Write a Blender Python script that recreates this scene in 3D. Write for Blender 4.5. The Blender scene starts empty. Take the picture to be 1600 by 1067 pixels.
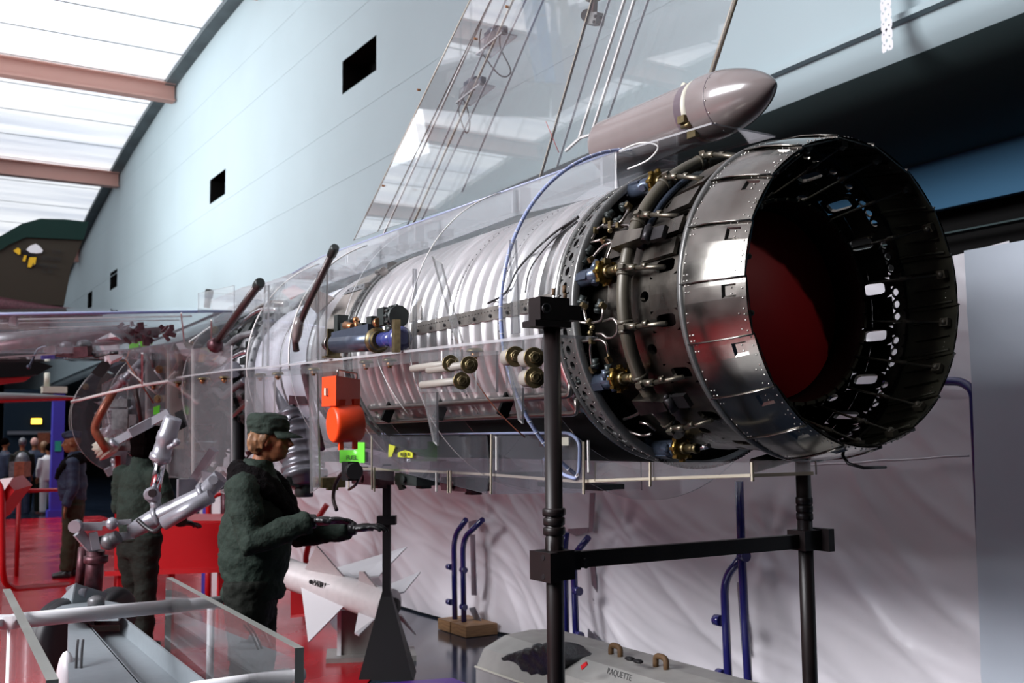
import bpy, bmesh, math, random
import numpy as np
from mathutils import Vector, Matrix, noise
C = bpy.context.scene.collection
SC = bpy.context.scene
random.seed(7)
PI = math.pi
# ---------------------------------------------------------------- camera
F = 1650.0; CX, CY = 800.0, 533.5
CAM = np.array([0.0, 0.0, 1.63])
PITCH = math.atan((685 - CY) / F)
YAW = math.atan(1020 * math.cos(PITCH) / F)
_fw = np.array([math.sin(YAW) * math.cos(PITCH), math.cos(YAW) * math.cos(PITCH), math.sin(PITCH)])
_rt = np.array([math.cos(YAW), -math.sin(YAW), 0.0])
_up = np.cross(_rt, _fw); ROLL = 0.009
_r2 = _rt * math.cos(ROLL) - _up * math.sin(ROLL)
_u2 = _rt * math.sin(ROLL) + _up * math.cos(ROLL)
RM = np.array([_r2, _u2, _fw])
cd = bpy.data.cameras.new('camera'); cam = bpy.data.objects.new('camera', cd); C.objects.link(cam)
cd.sensor_width = 36; cd.lens = F / 1600 * 36; cd.clip_start = 0.05; cd.clip_end = 300
cam.matrix_world = Matrix(((_r2[0], _u2[0], -_fw[0], 0), (_r2[1], _u2[1], -_fw[1], 0), (_r2[2], _u2[2], -_fw[2], 1.63), (0, 0, 0, 1)))
SC.camera = cam
cd.dof.use_dof = True; cd.dof.focus_distance = 4.1; cd.dof.aperture_fstop = 4.5
# ---------------------------------------------------------------- world, light, exposure
SC.view_settings.view_transform = 'Standard'; SC.view_settings.look = 'None'; SC.view_settings.gamma = 1
SC.view_settings.use_curve_mapping = False
SC.view_settings.exposure = 0.0
SC.cycles.transparent_max_bounces = 48; SC.cycles.max_bounces = 12; SC.cycles.use_denoising = True
SC.cycles.sample_clamp_indirect = 6; SC.cycles.caustics_reflective = False; SC.cycles.caustics_refractive = False
W = bpy.data.worlds.new('world'); SC.world = W; W.use_nodes = True
W.node_tree.nodes['Background'].inputs[0].default_value = (0.55, 0.62, 0.75, 1)
W.node_tree.nodes['Background'].inputs[1].default_value = 0.01
ROOF_LIGHT = 0.95
def area(name, loc, tgt, size, power, col, spread=180):
    l = bpy.data.lights.new(name, 'AREA'); l.energy = power; l.color = col; l.shape = 'RECTANGLE'; l.size = size[0]; l.size_y = size[1]
    o = bpy.data.objects.new(name, l); C.objects.link(o); o.location = loc
    o.rotation_euler = (Vector(tgt) - Vector(loc)).to_track_quat('-Z', 'Y').to_euler(); l.spread = math.radians(spread); return o
area('hall_fill', (-10, 5, 7.5), (4.6, 3.6, .6), (8, 5), 1000, (0.96, 0.96, 1.0), 85)  # added fill from the left, out of frame, helping the roof light
sp = bpy.data.lights.new('nozzle_fill_spot', 'SPOT'); sp.energy = 150; sp.spot_size = math.radians(9); sp.spot_blend = .7; sp.shadow_soft_size = .08; sp.color = (1, .94, .88)  # unseen spot added to brighten the red cover inside the nozzle
so = bpy.data.objects.new('nozzle_fill_spot', sp); C.objects.link(so); so.location = (5.6, -2.6, 6.0); so.rotation_euler = (Vector((2.74, 2.84, 1.86)) - Vector(so.location)).to_track_quat('-Z', 'Y').to_euler()
area('wall_fill', (-3, 25, 9.0), (7, 24, 7.0), (12, 3), 1000, (0.95, 0.97, 1.0), 120)  # extra area light added to lift the teal wall, not a fitting
# ---------------------------------------------------------------- pixel helpers
def A(*v): return np.array(v, float)
def ray(x, y): return RM.T @ np.array([(x - CX) / F, (CY - y) / F, 1.0])
def onX(x, y, X): d = ray(x, y); return CAM + d * (X - CAM[0]) / d[0]
def onY(x, y, Y): d = ray(x, y); return CAM + d * (Y - CAM[1]) / d[1]
def onZ(x, y, Z): d = ray(x, y); return CAM + d * (Z - CAM[2]) / d[2]
def dep(x, y, t): return CAM + ray(x, y) * t
AX = A(2.885, 2.42, 2.12)      # engine axis: nozzle rim centre, axis runs along +Y
def onC(x, y, R, far=False):
    d = ray(x, y); o = CAM - AX
    a = d[0]**2 + d[2]**2; b = 2 * (o[0]*d[0] + o[2]*d[2]); c = o[0]**2 + o[2]**2 - R*R
    D = max(b*b - 4*a*c, 0); t = (-b + (1 if far else -1) * math.sqrt(D)) / (2*a)
    return CAM + d * t
# ---------------------------------------------------------------- materials
def mat(name, col, rough=0.5, metal=0.0, emis=0, noise_amt=0.0, noise_scale=8.0, bump=0.0, bscale=40, spec=0.5, coat=0, rvar=0.0, col2=None, aniso=None, ecol=None):
    m = bpy.data.materials.new(name); m.use_nodes = True; nt = m.node_tree; b = nt.nodes['Principled BSDF']
    col = tuple(col) + (1,) if len(col) == 3 else col
    b.inputs['Base Color'].default_value = col; b.inputs['Roughness'].default_value = rough; b.inputs['Metallic'].default_value = metal
    b.inputs['Specular IOR Level'].default_value = spec; b.inputs['Coat Weight'].default_value = coat
    if emis: b.inputs['Emission Color'].default_value = tuple(ecol or col[:3]) + (1,); b.inputs['Emission Strength'].default_value = emis
    if noise_amt or bump or rvar:
        tc = nt.nodes.new('ShaderNodeTexCoord'); n = nt.nodes.new('ShaderNodeTexNoise'); n.inputs['Scale'].default_value = noise_scale; n.inputs['Detail'].default_value = 6
        src = tc.outputs['Object']
        if aniso:
            mp = nt.nodes.new('ShaderNodeMapping'); mp.inputs['Scale'].default_value = aniso; nt.links.new(src, mp.inputs[0]); src = mp.outputs[0]
        nt.links.new(src, n.inputs['Vector'])
        if noise_amt:
            r = nt.nodes.new('ShaderNodeValToRGB'); c2 = col2 or tuple(c * (1 - noise_amt) for c in col[:3])
            r.color_ramp.elements[0].color = tuple(c2[:3]) + (1,); r.color_ramp.elements[1].color = col
            r.color_ramp.elements[0].position = 0.35; r.color_ramp.elements[1].position = 0.62
            nt.links.new(n.outputs['Fac'], r.inputs[0]); nt.links.new(r.outputs[0], b.inputs['Base Color'])
        if rvar:
            mr = nt.nodes.new('ShaderNodeMapRange'); mr.inputs['To Min'].default_value = max(rough - rvar, 0.02); mr.inputs['To Max'].default_value = rough + rvar
            mr.inputs['From Min'].default_value = 0.3; mr.inputs['From Max'].default_value = 0.7
            nt.links.new(n.outputs['Fac'], mr.inputs[0]); nt.links.new(mr.outputs[0], b.inputs['Roughness'])
        if bump:
            n2 = nt.nodes.new('ShaderNodeTexNoise'); n2.inputs['Scale'].default_value = bscale; n2.inputs['Detail'].default_value = 4
            nt.links.new(src, n2.inputs['Vector']); bp = nt.nodes.new('ShaderNodeBump'); bp.inputs['Strength'].default_value = bump; bp.inputs['Distance'].default_value = 0.02
            nt.links.new(n2.outputs['Fac'], bp.inputs['Height']); nt.links.new(bp.outputs[0], b.inputs['Normal'])
    return m
def acrylic(name, tint=(0.96, 0.97, 0.97), haze=0.03, hcol=(0.8, 0.82, 0.85), ior=1.49, rough=0.02, gain=1.0):
    # clear sheet: tinted see-through + Fresnel mirror + a little surface haze
    m = bpy.data.materials.new(name); m.use_nodes = True; nt = m.node_tree; nt.nodes.clear(); N = nt.nodes.new
    out = N('ShaderNodeOutputMaterial'); tr = N('ShaderNodeBsdfTransparent'); tr.inputs[0].default_value = tuple(tint) + (1,)
    gl = N('ShaderNodeBsdfGlossy'); gl.inputs['Roughness'].default_value = rough; gl.inputs['Color'].default_value = (1, 1, 1, 1)
    fr = N('ShaderNodeFresnel'); ge = N('ShaderNodeNewGeometry'); mi = N('ShaderNodeMapRange')      # same sheet index from either side
    mi.inputs['To Min'].default_value = ior; mi.inputs['To Max'].default_value = 1/ior
    nt.links.new(ge.outputs['Backfacing'], mi.inputs[0]); nt.links.new(mi.outputs[0], fr.inputs[0])
    mu = N('ShaderNodeMath'); mu.operation = 'MULTIPLY'; mu.inputs[1].default_value = gain; mu.use_clamp = True; nt.links.new(fr.outputs[0], mu.inputs[0])
    df = N('ShaderNodeBsdfDiffuse'); df.inputs[0].default_value = tuple(hcol) + (1,)
    m1 = N('ShaderNodeMixShader'); m1.inputs[0].default_value = haze; m2 = N('ShaderNodeMixShader')
    nt.links.new(tr.outputs[0], m1.inputs[1]); nt.links.new(df.outputs[0], m1.inputs[2])
    nt.links.new(mu.outputs[0], m2.inputs[0]); nt.links.new(m1.outputs[0], m2.inputs[1]); nt.links.new(gl.outputs[0], m2.inputs[2])
    nt.links.new(m2.outputs[0], out.inputs[0]); return m
M = {}
M['clear'] = acrylic('clear_acrylic', haze=0.022)
M['clear_fin'] = acrylic('clear_fin_acrylic', tint=(0.985, 0.99, 0.99), haze=0.02, gain=1.3)
M['hazy'] = acrylic('hazy_acrylic', tint=(0.93, 0.92, 0.93), haze=0.065, hcol=(0.75, 0.74, 0.78))
M['milky'] = acrylic('milky_acrylic', tint=(0.95, 0.96, 0.97), haze=0.16, hcol=(0.85, 0.88, 0.92))
M['smoky'] = acrylic('smoky_acrylic', tint=(0.72, 0.71, 0.75), haze=0.05, hcol=(0.5, 0.5, 0.55))
M['edge'] = acrylic('acrylic_edge', tint=(0.66, 0.67, 0.7), haze=0.35, hcol=(0.72, 0.72, 0.74), rough=0.25)
M['edge_tan'] = acrylic('acrylic_edge_tan', tint=(0.5, 0.45, 0.38), haze=0.75, hcol=(0.52, 0.46, 0.36), rough=0.3)
M['edge_blue'] = acrylic('acrylic_edge_blue', tint=(0.4, 0.46, 0.68), haze=0.6, hcol=(0.45, 0.52, 0.78), rough=0.2)
M['edge_white'] = acrylic('acrylic_edge_white', tint=(0.8, 0.8, 0.8), haze=0.75, hcol=(0.9, 0.88, 0.86), rough=0.25)
M['edge_grey'] = mat('polished_acrylic_edge_grey', (0.27, 0.28, 0.26), 0.28, noise_amt=.2, noise_scale=3)
M['green_label'] = acrylic('fluorescent_green_acrylic', tint=(0.25, 0.85, 0.1), haze=0.55, hcol=(0.25, 0.9, 0.08))
M['yellow_label'] = acrylic('fluorescent_yellow_acrylic', tint=(0.8, 0.8, 0.1), haze=0.6, hcol=(0.75, 0.75, 0.08))
M['steel'] = mat('brushed_steel', (0.46, 0.455, 0.45), 0.3, 1.0, noise_amt=.2, noise_scale=6, rvar=.09, bump=.12, bscale=14, aniso=(1, 1, 1))
M['petal'] = mat('petal_titanium', (0.3, 0.285, 0.26), 0.22, 1.0, noise_amt=.3, noise_scale=4, rvar=.07, bump=.07, bscale=5)
M['petal_in'] = mat('petal_inside_olive', (0.05, 0.048, 0.032), 0.6, 0.4, noise_amt=.4, noise_scale=12)
M['shroud'] = mat('shroud_steel', (0.17, 0.155, 0.135), 0.34, 1.0, noise_amt=.35, noise_scale=7, rvar=.1, bump=.15, bscale=12)
M['barrel'] = mat('barrel_steel', (0.6, 0.59, 0.6), 0.4, 0.9, noise_amt=.14, noise_scale=4, rvar=.06, bump=.03, bscale=6)
M['bright'] = mat('polished_band', (0.8, 0.79, 0.78), 0.22, 1.0, rvar=.05, noise_scale=9)
M['band_tan'] = mat('heat_tinted_band', (0.5, 0.46, 0.42), 0.32, 0.9, noise_amt=.2, rvar=.08)
M['whiteduct'] = mat('white_painted_duct', (0.62, 0.63, 0.7), 0.35, 0.2, noise_amt=.06)
M['flange'] = mat('flange_grey', (0.2, 0.2, 0.195), 0.42, 0.7, noise_amt=.3, noise_scale=14)
M['black'] = mat('black_paint', (0.006, 0.005, 0.006), 0.5, spec=.25)
M['blackmetal'] = mat('dark_stand_steel', (0.010, 0.006, 0.006), 0.42, 0.0, spec=.3, noise_amt=.3, noise_scale=10)
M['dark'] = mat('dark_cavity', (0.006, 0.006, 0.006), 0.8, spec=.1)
M['hose'] = mat('olive_hose', (0.085, 0.075, 0.055), 0.42, 0.25, noise_amt=.2, noise_scale=14, spec=.6)
M['blueact'] = mat('blue_grey_actuator', (0.07, 0.09, 0.13), 0.3, 0.5, noise_amt=.25, noise_scale=18)
M['gold'] = mat('brass_ring', (0.26, 0.17, 0.045), 0.35, 1.0, noise_amt=.5, noise_scale=30)
M['brass'] = mat('dull_brass', (0.24, 0.19, 0.10), 0.38, 0.9, noise_amt=.35, noise_scale=40)
M['copper'] = mat('copper_nut', (0.35, 0.17, 0.08), 0.4, 0.9)
M['chrome'] = mat('chrome', (0.75, 0.74, 0.76), 0.1, 1.0)
M['pipe'] = mat('steel_pipe', (0.30, 0.27, 0.25), 0.3, 1.0)
M['drum'] = mat('drum_dark_grey', (0.12, 0.12, 0.135), 0.28, 0.5)
M['doorblue'] = mat('far_door_blue', (0.006, 0.016, 0.03), 0.7, spec=.2)
M['rivet'] = mat('rivet_steel', (0.6, 0.58, 0.54), 0.25, 1.0)
M['darkrivet'] = mat('dark_rivet', (0.03, 0.028, 0.03), 0.4, 0.7)
M['redcover'] = mat('red_blanking_cover', (0.45, 0.003, 0.008), 0.6, noise_amt=.15, noise_scale=3)
M['duct_in'] = mat('inner_duct', (0.035, 0.02, 0.02), 0.5, 0.6)
M['pod'] = mat('pod_brown_grey_paint', (0.2, 0.17, 0.165), 0.24, noise_amt=.1, noise_scale=5, coat=.4)
M['podband'] = mat('pod_dark_band', (0.11, 0.085, 0.1), 0.3, coat=.3)
M['cream'] = mat('cream_strap', (0.5, 0.48, 0.4), 0.45)
M['orange'] = mat('orange_box_paint', (0.75, 0.05, 0.003), 0.42, bump=.05, bscale=60)
M['soffit'] = mat('shaded_soffit', (0.035, 0.06, 0.062), 0.8)  # shade under the wall put into a darker colour
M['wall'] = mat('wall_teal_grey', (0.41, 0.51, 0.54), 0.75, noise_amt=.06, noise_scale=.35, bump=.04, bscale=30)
M['soffit_blue'] = mat('blue_fascia', (0.02, 0.1, 0.19), 0.7)
M['sleeve'] = mat('cream_sleeve', (.27, .25, .22), .5)
M['beam'] = mat('salmon_beam_paint', (0.56, 0.32, 0.27), 0.6)
M['trimdark'] = mat('dark_roof_trim', (0.11, 0.14, 0.15), 0.6, noise_amt=.4, noise_scale=1.5)
M['tarp'] = mat('white_plastic_sheeting', (0.74, 0.71, 0.745), 0.3, noise_amt=.05, noise_scale=2, spec=.5)
M['tarp2'] = mat('bluish_plastic_sheeting', (0.52, 0.57, 0.64), 0.32, noise_amt=.05, noise_scale=2)
M['tape'] = mat('silver_tape', (0.28, 0.29, 0.33), 0.28, 0.7, bump=.3, bscale=30)
M['bluetube'] = mat('blue_barrier_paint', (0.012, 0.012, 0.11), 0.22, coat=.4)
M['bluefab'] = mat('pale_blue_fabric', (.12, .26, .6), .6)
M['podlight'] = mat('lilac_grey_paint', (.42, .4, .42), .5)
M['wood'] = mat('pine_wood', (0.36, 0.2, 0.09), 0.6, noise_amt=.4, aniso=(1, 1, 12))
M['floor'] = mat('dark_blue_floor', (0.014, 0.024, 0.045), 0.14, noise_amt=.3, noise_scale=1.5, rvar=.04)
M['redfloor'] = mat('red_vinyl_floor', (0.42, 0.004, 0.012), 0.24, noise_amt=.12, noise_scale=1.2, rvar=.08)
M['purple'] = mat('purple_floor', (0.07, 0.02, 0.2), 0.3)
M['red'] = mat('red_painted_metal', (0.42, 0.006, 0.01), 0.35)
M['redwhite'] = mat('pale_panel', (0.75, 0.72, 0.72), 0.5)
M['bluepole'] = mat('blue_column_paint', (0.05, 0.045, 0.42), 0.45)
M['jacket'] = mat('green_jacket_cloth', (0.018, 0.029, 0.022), 0.8, noise_amt=.25, noise_scale=20, bump=.4, bscale=45, spec=.2)
M['fur'] = mat('dark_fur_collar', (0.004, 0.003, 0.0035), 0.95, spec=.1, bump=.8, bscale=120)
M['trouser'] = mat('dark_olive_trousers', (0.010, 0.012, 0.009), 0.8, spec=.2, noise_amt=.25, noise_scale=20, bump=.3)
M['olive'] = mat('olive_trousers', (0.04, 0.036, 0.02), 0.8, spec=.2, noise_amt=.25, noise_scale=10)
M['bluejacket'] = mat('blue_jacket_cloth', (0.022, 0.032, 0.065), 0.6, spec=.3, noise_amt=.3, noise_scale=10, bump=.3)
M['skin'] = mat('mannequin_skin', (0.23, 0.09, 0.042), 0.5, spec=.3)
M['hair'] = mat('light_brown_hair', (0.26, 0.13, 0.06), 0.5, noise_amt=.5, noise_scale=60, aniso=(1, 1, .3))
M['darkhair'] = mat('dark_hair', (0.003, 0.002, 0.002), 1.0, spec=0)
M['leather'] = mat('black_leather', (0.008, 0.008, 0.009), 0.35, bump=.3, bscale=60)
M['eye'] = mat('eye_dark', (0.02, 0.012, 0.01), 0.2)
M['brow'] = mat('brow_brown', (0.08, 0.035, 0.02), 0.7)
M['lips'] = mat('lips', (0.33, 0.07, 0.05), 0.4)
M['gear'] = mat('gear_grey_paint', (0.3, 0.3, 0.335), 0.3, 0.35, noise_amt=.12, noise_scale=14)
M['gearhi'] = mat('chrome_oleo', (0.7, 0.72, 0.76), 0.12, 1.0)
M['rubber'] = mat('tyre_rubber', (0.012, 0.013, 0.016), 0.55)
M['greysteel'] = mat('grey_cart_paint', (0.22, 0.25, 0.27), 0.5, noise_amt=.06, noise_scale=20)
M['whitepaint'] = mat('white_tube_paint', (0.66, 0.66, 0.68), 0.35)
M['missile'] = mat('white_missile_paint', (0.55, 0.5, 0.5), 0.45, noise_amt=.08, noise_scale=20)
M['missilefin'] = mat('missile_fin_white', (0.6, 0.58, 0.6), 0.5)
M['text'] = mat('black_lettering', (0.01, 0.01, 0.01), 0.6)
M['palecase'] = mat('grey_beige_case', (0.26, 0.25, 0.235), 0.45, noise_amt=.15, noise_scale=8)
M['rust'] = mat('rusty_lug', (0.09, 0.045, 0.015), 0.7)
M['camo'] = mat('camouflage_tail', (0.035, 0.028, 0.02), 0.7, spec=.2)
M['camogreen'] = mat('camouflage_green', (0.005, 0.024, 0.019), 0.7, spec=.2)
M['yellow'] = mat('yellow_paint', (0.7, 0.42, 0.01), 0.5)
M['white'] = mat('white_paint', (0.75, 0.75, 0.78), 0.5)
M['wing_under'] = mat('wing_pale_blue_paint', (0.38, 0.46, 0.46), 0.4)
M['maroon'] = mat('maroon_metal', (0.10, 0.035, 0.045), 0.45, 0.5, noise_amt=.5, noise_scale=25)
M['rod'] = mat('dark_brown_rod', (0.035, 0.018, 0.018), 0.4, 0.2)
M['rustpipe'] = mat('orange_brown_pipe', (0.33, 0.1, 0.055), 0.35, 0.3, noise_amt=.4, noise_scale=20)
M['greyeq'] = mat('grey_equipment', (0.18, 0.18, 0.19), 0.4, 0.5, noise_amt=.4, noise_scale=20)
M['darkeq'] = mat('dark_green_equipment', (0.028, 0.036, 0.034), 0.45, 0.3, noise_amt=.4, noise_scale=20)
M['beige'] = mat('beige_wall', (0.36, 0.31, 0.25), 0.7, noise_amt=.3, noise_scale=2)
M['cable'] = mat('black_cable', (0.012, 0.012, 0.014), 0.4)
M['ochre'] = mat('ochre_block', (0.32, 0.18, 0.04), 0.6)
# glowing things: the translucent daylight roof, a sign, a tube lamp
def roofmat(name, s):
    m = bpy.data.materials.new(name); m.use_nodes = True; nt = m.node_tree; b = nt.nodes['Principled BSDF']
    b.inputs['Base Color'].default_value = (.7, .72, .75, 1); b.inputs['Roughness'].default_value = .6
    tc = nt.nodes.new('ShaderNodeTexCoord'); mp = nt.nodes.new('ShaderNodeMapping'); mp.inputs['Scale'].default_value = (.12, 1.2, 1)
    n = nt.nodes.new('ShaderNodeTexNoise'); n.inputs['Scale'].default_value = 1.2; n.inputs['Detail'].default_value = 3
    r = nt.nodes.new('ShaderNodeValToRGB'); r.color_ramp.elements[0].color = (.55, .6, .7, 1); r.color_ramp.elements[1].color = (.93, .96, 1, 1)
    r.color_ramp.elements[0].position = .3; r.color_ramp.elements[1].position = .6
    nt.links.new(tc.outputs['Object'], mp.inputs[0]); nt.links.new(mp.outputs[0], n.inputs['Vector']); nt.links.new(n.outputs['Fac'], r.inputs[0])
    nt.links.new(r.outputs[0], b.inputs['Emission Color']); b.inputs['Emission Strength'].default_value = s; return m
M['roof'] = roofmat('translucent_roof_panel', ROOF_LIGHT)
M['amber'] = mat('amber_sign_light', (1, .55, .05), .5, emis=4)
M['greenlight'] = mat('green_sign', (.02, .35, .25), .5)
# ---------------------------------------------------------------- mesh builder
class MB:
    def __init__(s): s.v = []; s.f = []; s.m = []; s.s = []
    def add(s, vs, fs, mi=0, smooth=False, T=None):
        k = len(s.v)
        for p in vs:
            if T is not None: p = T @ Vector(p)
            s.v.append((float(p[0]), float(p[1]), float(p[2])))
        for f in fs: s.f.append(tuple(i + k for i in f)); s.m.append(mi); s.s.append(smooth)
        return s
    def box(s, c, d, mi=0, R=None, taper=1.0):
        c = Vector([float(q) for q in c]); vs = []
        for z in (-.5, .5):
            t = taper if z > 0 else 1
            for x, y in ((-.5, -.5), (.5, -.5), (.5, .5), (-.5, .5)):
                p = Vector((x*d[0]*t, y*d[1]*t, z*d[2])); p = (R @ p if R else p) + c; vs.append(p)
        return s.add(vs, [(0, 3, 2, 1), (4, 5, 6, 7), (0, 1, 5, 4), (1, 2, 6, 5), (2, 3, 7, 6), (3, 0, 4, 7)], mi)
    def bar(s, p0, p1, w, h, mi=0, up=(0, 0, 1)):
        p0 = Vector([float(q) for q in p0]); p1 = Vector([float(q) for q in p1]); d = (p1 - p0); L = d.length; d.normalize(); u = Vector(up)
        x = d.cross(u)
        if x.length < 1e-4: x = d.cross(Vector((1, 0, 0)))
        x.normalize(); z = x.cross(d); vs = []
        for q in (p0, p1):
            for a, b in ((-.5, -.5), (.5, -.5), (.5, .5), (-.5, .5)): vs.append(q + x*a*w + z*b*h)
        return s.add(vs, [(0, 1, 2, 3), (7, 6, 5, 4), (0, 4, 5, 1), (1, 5, 6, 2), (2, 6, 7, 3), (3, 7, 4, 0)], mi)
    def tube(s, pts, r, n=10, mi=0, closed=False, cap=True, smooth=True):
        P = [Vector([float(q) for q in p]) for p in pts]; k = len(P); rr = r if isinstance(r, (list, tuple)) else [r] * k
        T = []
        for i in range(k):
            a = P[(i-1) % k] if closed or i > 0 else P[i]; b = P[(i+1) % k] if closed or i < k-1 else P[i]
            T.append((b - a).normalized())
        x = T[0].orthogonal().normalized(); vs = []
        for i in range(k):
            x = (x - T[i] * x.dot(T[i]));
            x = x.normalized() if x.length > 1e-6 else T[i].orthogonal().normalized()
            y = T[i].cross(x)
            for j in range(n):
                a = 2*PI*j/n; vs.append(P[i] + (x*math.cos(a) + y*math.sin(a)) * rr[i])
        fs = [(i*n+j, i*n+(j+1) % n, ((i+1) % k)*n+(j+1) % n, ((i+1) % k)*n+j) for i in range(k if closed else k-1) for j in range(n)]
        s.add(vs, fs, mi, smooth)
        if cap and not closed:
            b = len(s.v) - k*n; s.f.append(tuple(b+j for j in range(n))[::-1]); s.m.append(mi); s.s.append(False)
            s.f.append(tuple(b+(k-1)*n+j for j in range(n))); s.m.append(mi); s.s.append(False)
        return s
    def cyl(s, p0, p1, r0, r1=None, n=16, mi=0): return s.tube([p0, p1], [r0, r0 if r1 is None else r1], n, mi)
    def turn(s, p0, d, prof, n=20, mi=0, cap=True):      # surface of revolution: prof = [(distance along d, radius)]
        p0 = Vector([float(q) for q in p0]); d = Vector([float(q) for q in d]).normalized(); x = d.orthogonal().normalized(); y = d.cross(x); vs = []
        for t, r in prof:
            for j in range(n):
                a = 2*PI*j/n; vs.append(p0 + d*t + (x*math.cos(a) + y*math.sin(a)) * max(r, 1e-4))
        k = len(prof); fs = [(i*n+j, i*n+(j+1) % n, (i+1)*n+(j+1) % n, (i+1)*n+j) for i in range(k-1) for j in range(n)]
        s.add(vs, fs, mi, True)
        if cap:
            b = len(s.v) - k*n
            s.f.append(tuple(b+j for j in range(n))[::-1]); s.m.append(mi); s.s.append(False)
            s.f.append(tuple(b+(k-1)*n+j for j in range(n))); s.m.append(mi); s.s.append(False)
        return s
    def lathe(s, prof, a0=0, a1=360, n=96, mi=0, smooth=True, mis=None, o=(0, 0, 0)):   # about the Y axis: prof = [(y, R)]
        full = abs(a1 - a0) >= 360; cols = n if full else n + 1; vs = []
        for y, R in prof:
            for j in range(cols):
                a = math.radians(a0 + (a1 - a0) * j / n); vs.append((o[0] + R*math.cos(a), o[1] + y, o[2] + R*math.sin(a)))
        for i in range(len(prof)-1):
            fs = [(i*cols+j, (i+1)*cols+j, (i+1)*cols+(j+1) % cols, i*cols+(j+1) % cols) for j in range(n)]
            if i == 0: k = len(s.v); s.add(vs, fs, mis[0] if mis else mi, smooth)
            else:
                for f in fs: s.f.append(tuple(q+k for q in f)); s.m.append(mis[i] if mis else mi); s.s.append(smooth)
        return s
    def prism(s, pts, nrm, th, mi=0, emi=None):       # flat polygon thickened by th along nrm (both sides)
        P = [Vector([float(q) for q in p]) for p in pts]; nv = Vector([float(q) for q in nrm]).normalized() * (th/2); k = len(P)
        vs = [p - nv for p in P] + [p + nv for p in P]
        s.add(vs, [tuple(range(k))[::-1], tuple(range(k, 2*k))], mi)
        b = len(s.v) - 2*k
        for i in range(k): s.f.append((b+i, b+(i+1) % k, b+k+(i+1) % k, b+k+i)); s.m.append(mi if emi is None else emi); s.s.append(False)
        return s
    def ball(s, c, r, n=12, mi=0, R=None):
        if not isinstance(r, (tuple, list)): r = (r, r, r)
        c = Vector([float(q) for q in c]); vs = []; m = n // 2
        for i in range(m+1):
            t = PI*i/m
            for j in range(n):
                a = 2*PI*j/n; p = Vector((r[0]*math.sin(t)*math.cos(a), r[1]*math.sin(t)*math.sin(a), r[2]*math.cos(t))); vs.append(c + (R @ p if R else p))
        return s.add(vs, [(i*n+j, (i+1)*n+j, (i+1)*n+(j+1) % n, i*n+(j+1) % n) for i in range(m) for j in range(n)], mi, True)
    def holed(s, f, u0, u1, v0, v1, shape, n=20, depth=None, mi=0, hmi=None):
        # one cell of a surface f(u,v,h) with a hole; shape = (cu, cv, ru, rv, power)
        cu, cv, ru, rv, pw = shape; out = []; hole = []
        for j in range(n):
            a = 2*PI*j/n; c_, s_ = math.cos(a), math.sin(a); k = 1/max(abs(c_), abs(s_)); x, y = c_*k, s_*k
            out.append((u0+(u1-u0)*(x+1)/2, v0+(v1-v0)*(y+1)/2))
            h = (abs(c_)**pw + abs(s_)**pw)**(-1/pw); hole.append((cu+ru*c_*h, cv+rv*s_*h))
        vs = [f(u, v, 0) for u, v in out] + [f(u, v, 0) for u, v in hole] + ([f(u, v, depth) for u, v in hole] if depth else [])
        s.add(vs, [(j, (j+1) % n, n+(j+1) % n, n+j) for j in range(n)], mi, False)
        if depth:
            b = len(s.v) - 3*n
            for j in range(n): s.f.append((b+n+j, b+n+(j+1) % n, b+2*n+(j+1) % n, b+2*n+j)); s.m.append(mi if hmi is None else hmi); s.s.append(False)
        return s
    def build(s, name, mats, parent=None, label=None, cat=None, group=None, kind=None, at=None, noshift=False):
        me = bpy.data.meshes.new(name)
        base = Vector((0, 0, 0))
        if noshift: pass
        elif parent is not None: base = origin_of(parent)
        elif at is not None: base = Vector([float(q) for q in at])
        elif s.v:
            a = np.array(s.v); base = Vector(((a[:, 0].min()+a[:, 0].max())/2, (a[:, 1].min()+a[:, 1].max())/2, a[:, 2].min()))
        me.from_pydata([tuple(Vector(v) - base) for v in s.v], [], s.f)
        for q in (mats if isinstance(mats, (list, tuple)) else [mats]): me.materials.append(M[q] if isinstance(q, str) else q)
        me.polygons.foreach_set('material_index', s.m); me.polygons.foreach_set('use_smooth', s.s); me.update()
        o = bpy.data.objects.new(name, me); C.objects.link(o)
        if parent is not None: o.parent = parent
        else: o.location = base
        tag(o, label, cat, group, kind); return o
def origin_of(o):
    b = Vector((0, 0, 0))
    while o is not None: b = b + Vector(o.location); o = o.parent
    return b
def tag(o, label=None, cat=None, group=None, kind=None):
    if label: o['label'] = label
    if cat: o['category'] = cat
    if group: o['group'] = group
    if kind: o['kind'] = kind
    return o
def thing(name, loc, label, cat, group=None, rz=0):
    o = bpy.data.objects.new(name, None); C.objects.link(o); o.location = Vector([float(q) for q in loc]); o.rotation_euler.z = rz; o.empty_display_size = .1
    return tag(o, label, cat, group)
def kids(o): return [c for c in bpy.data.objects if c.parent == o]
def copy_tree(o, parent=None):
    c = o.copy(); C.objects.link(c)
    if parent is not None: c.parent = parent
    for ch in kids(o): copy_tree(ch, c)
    return c
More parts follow.
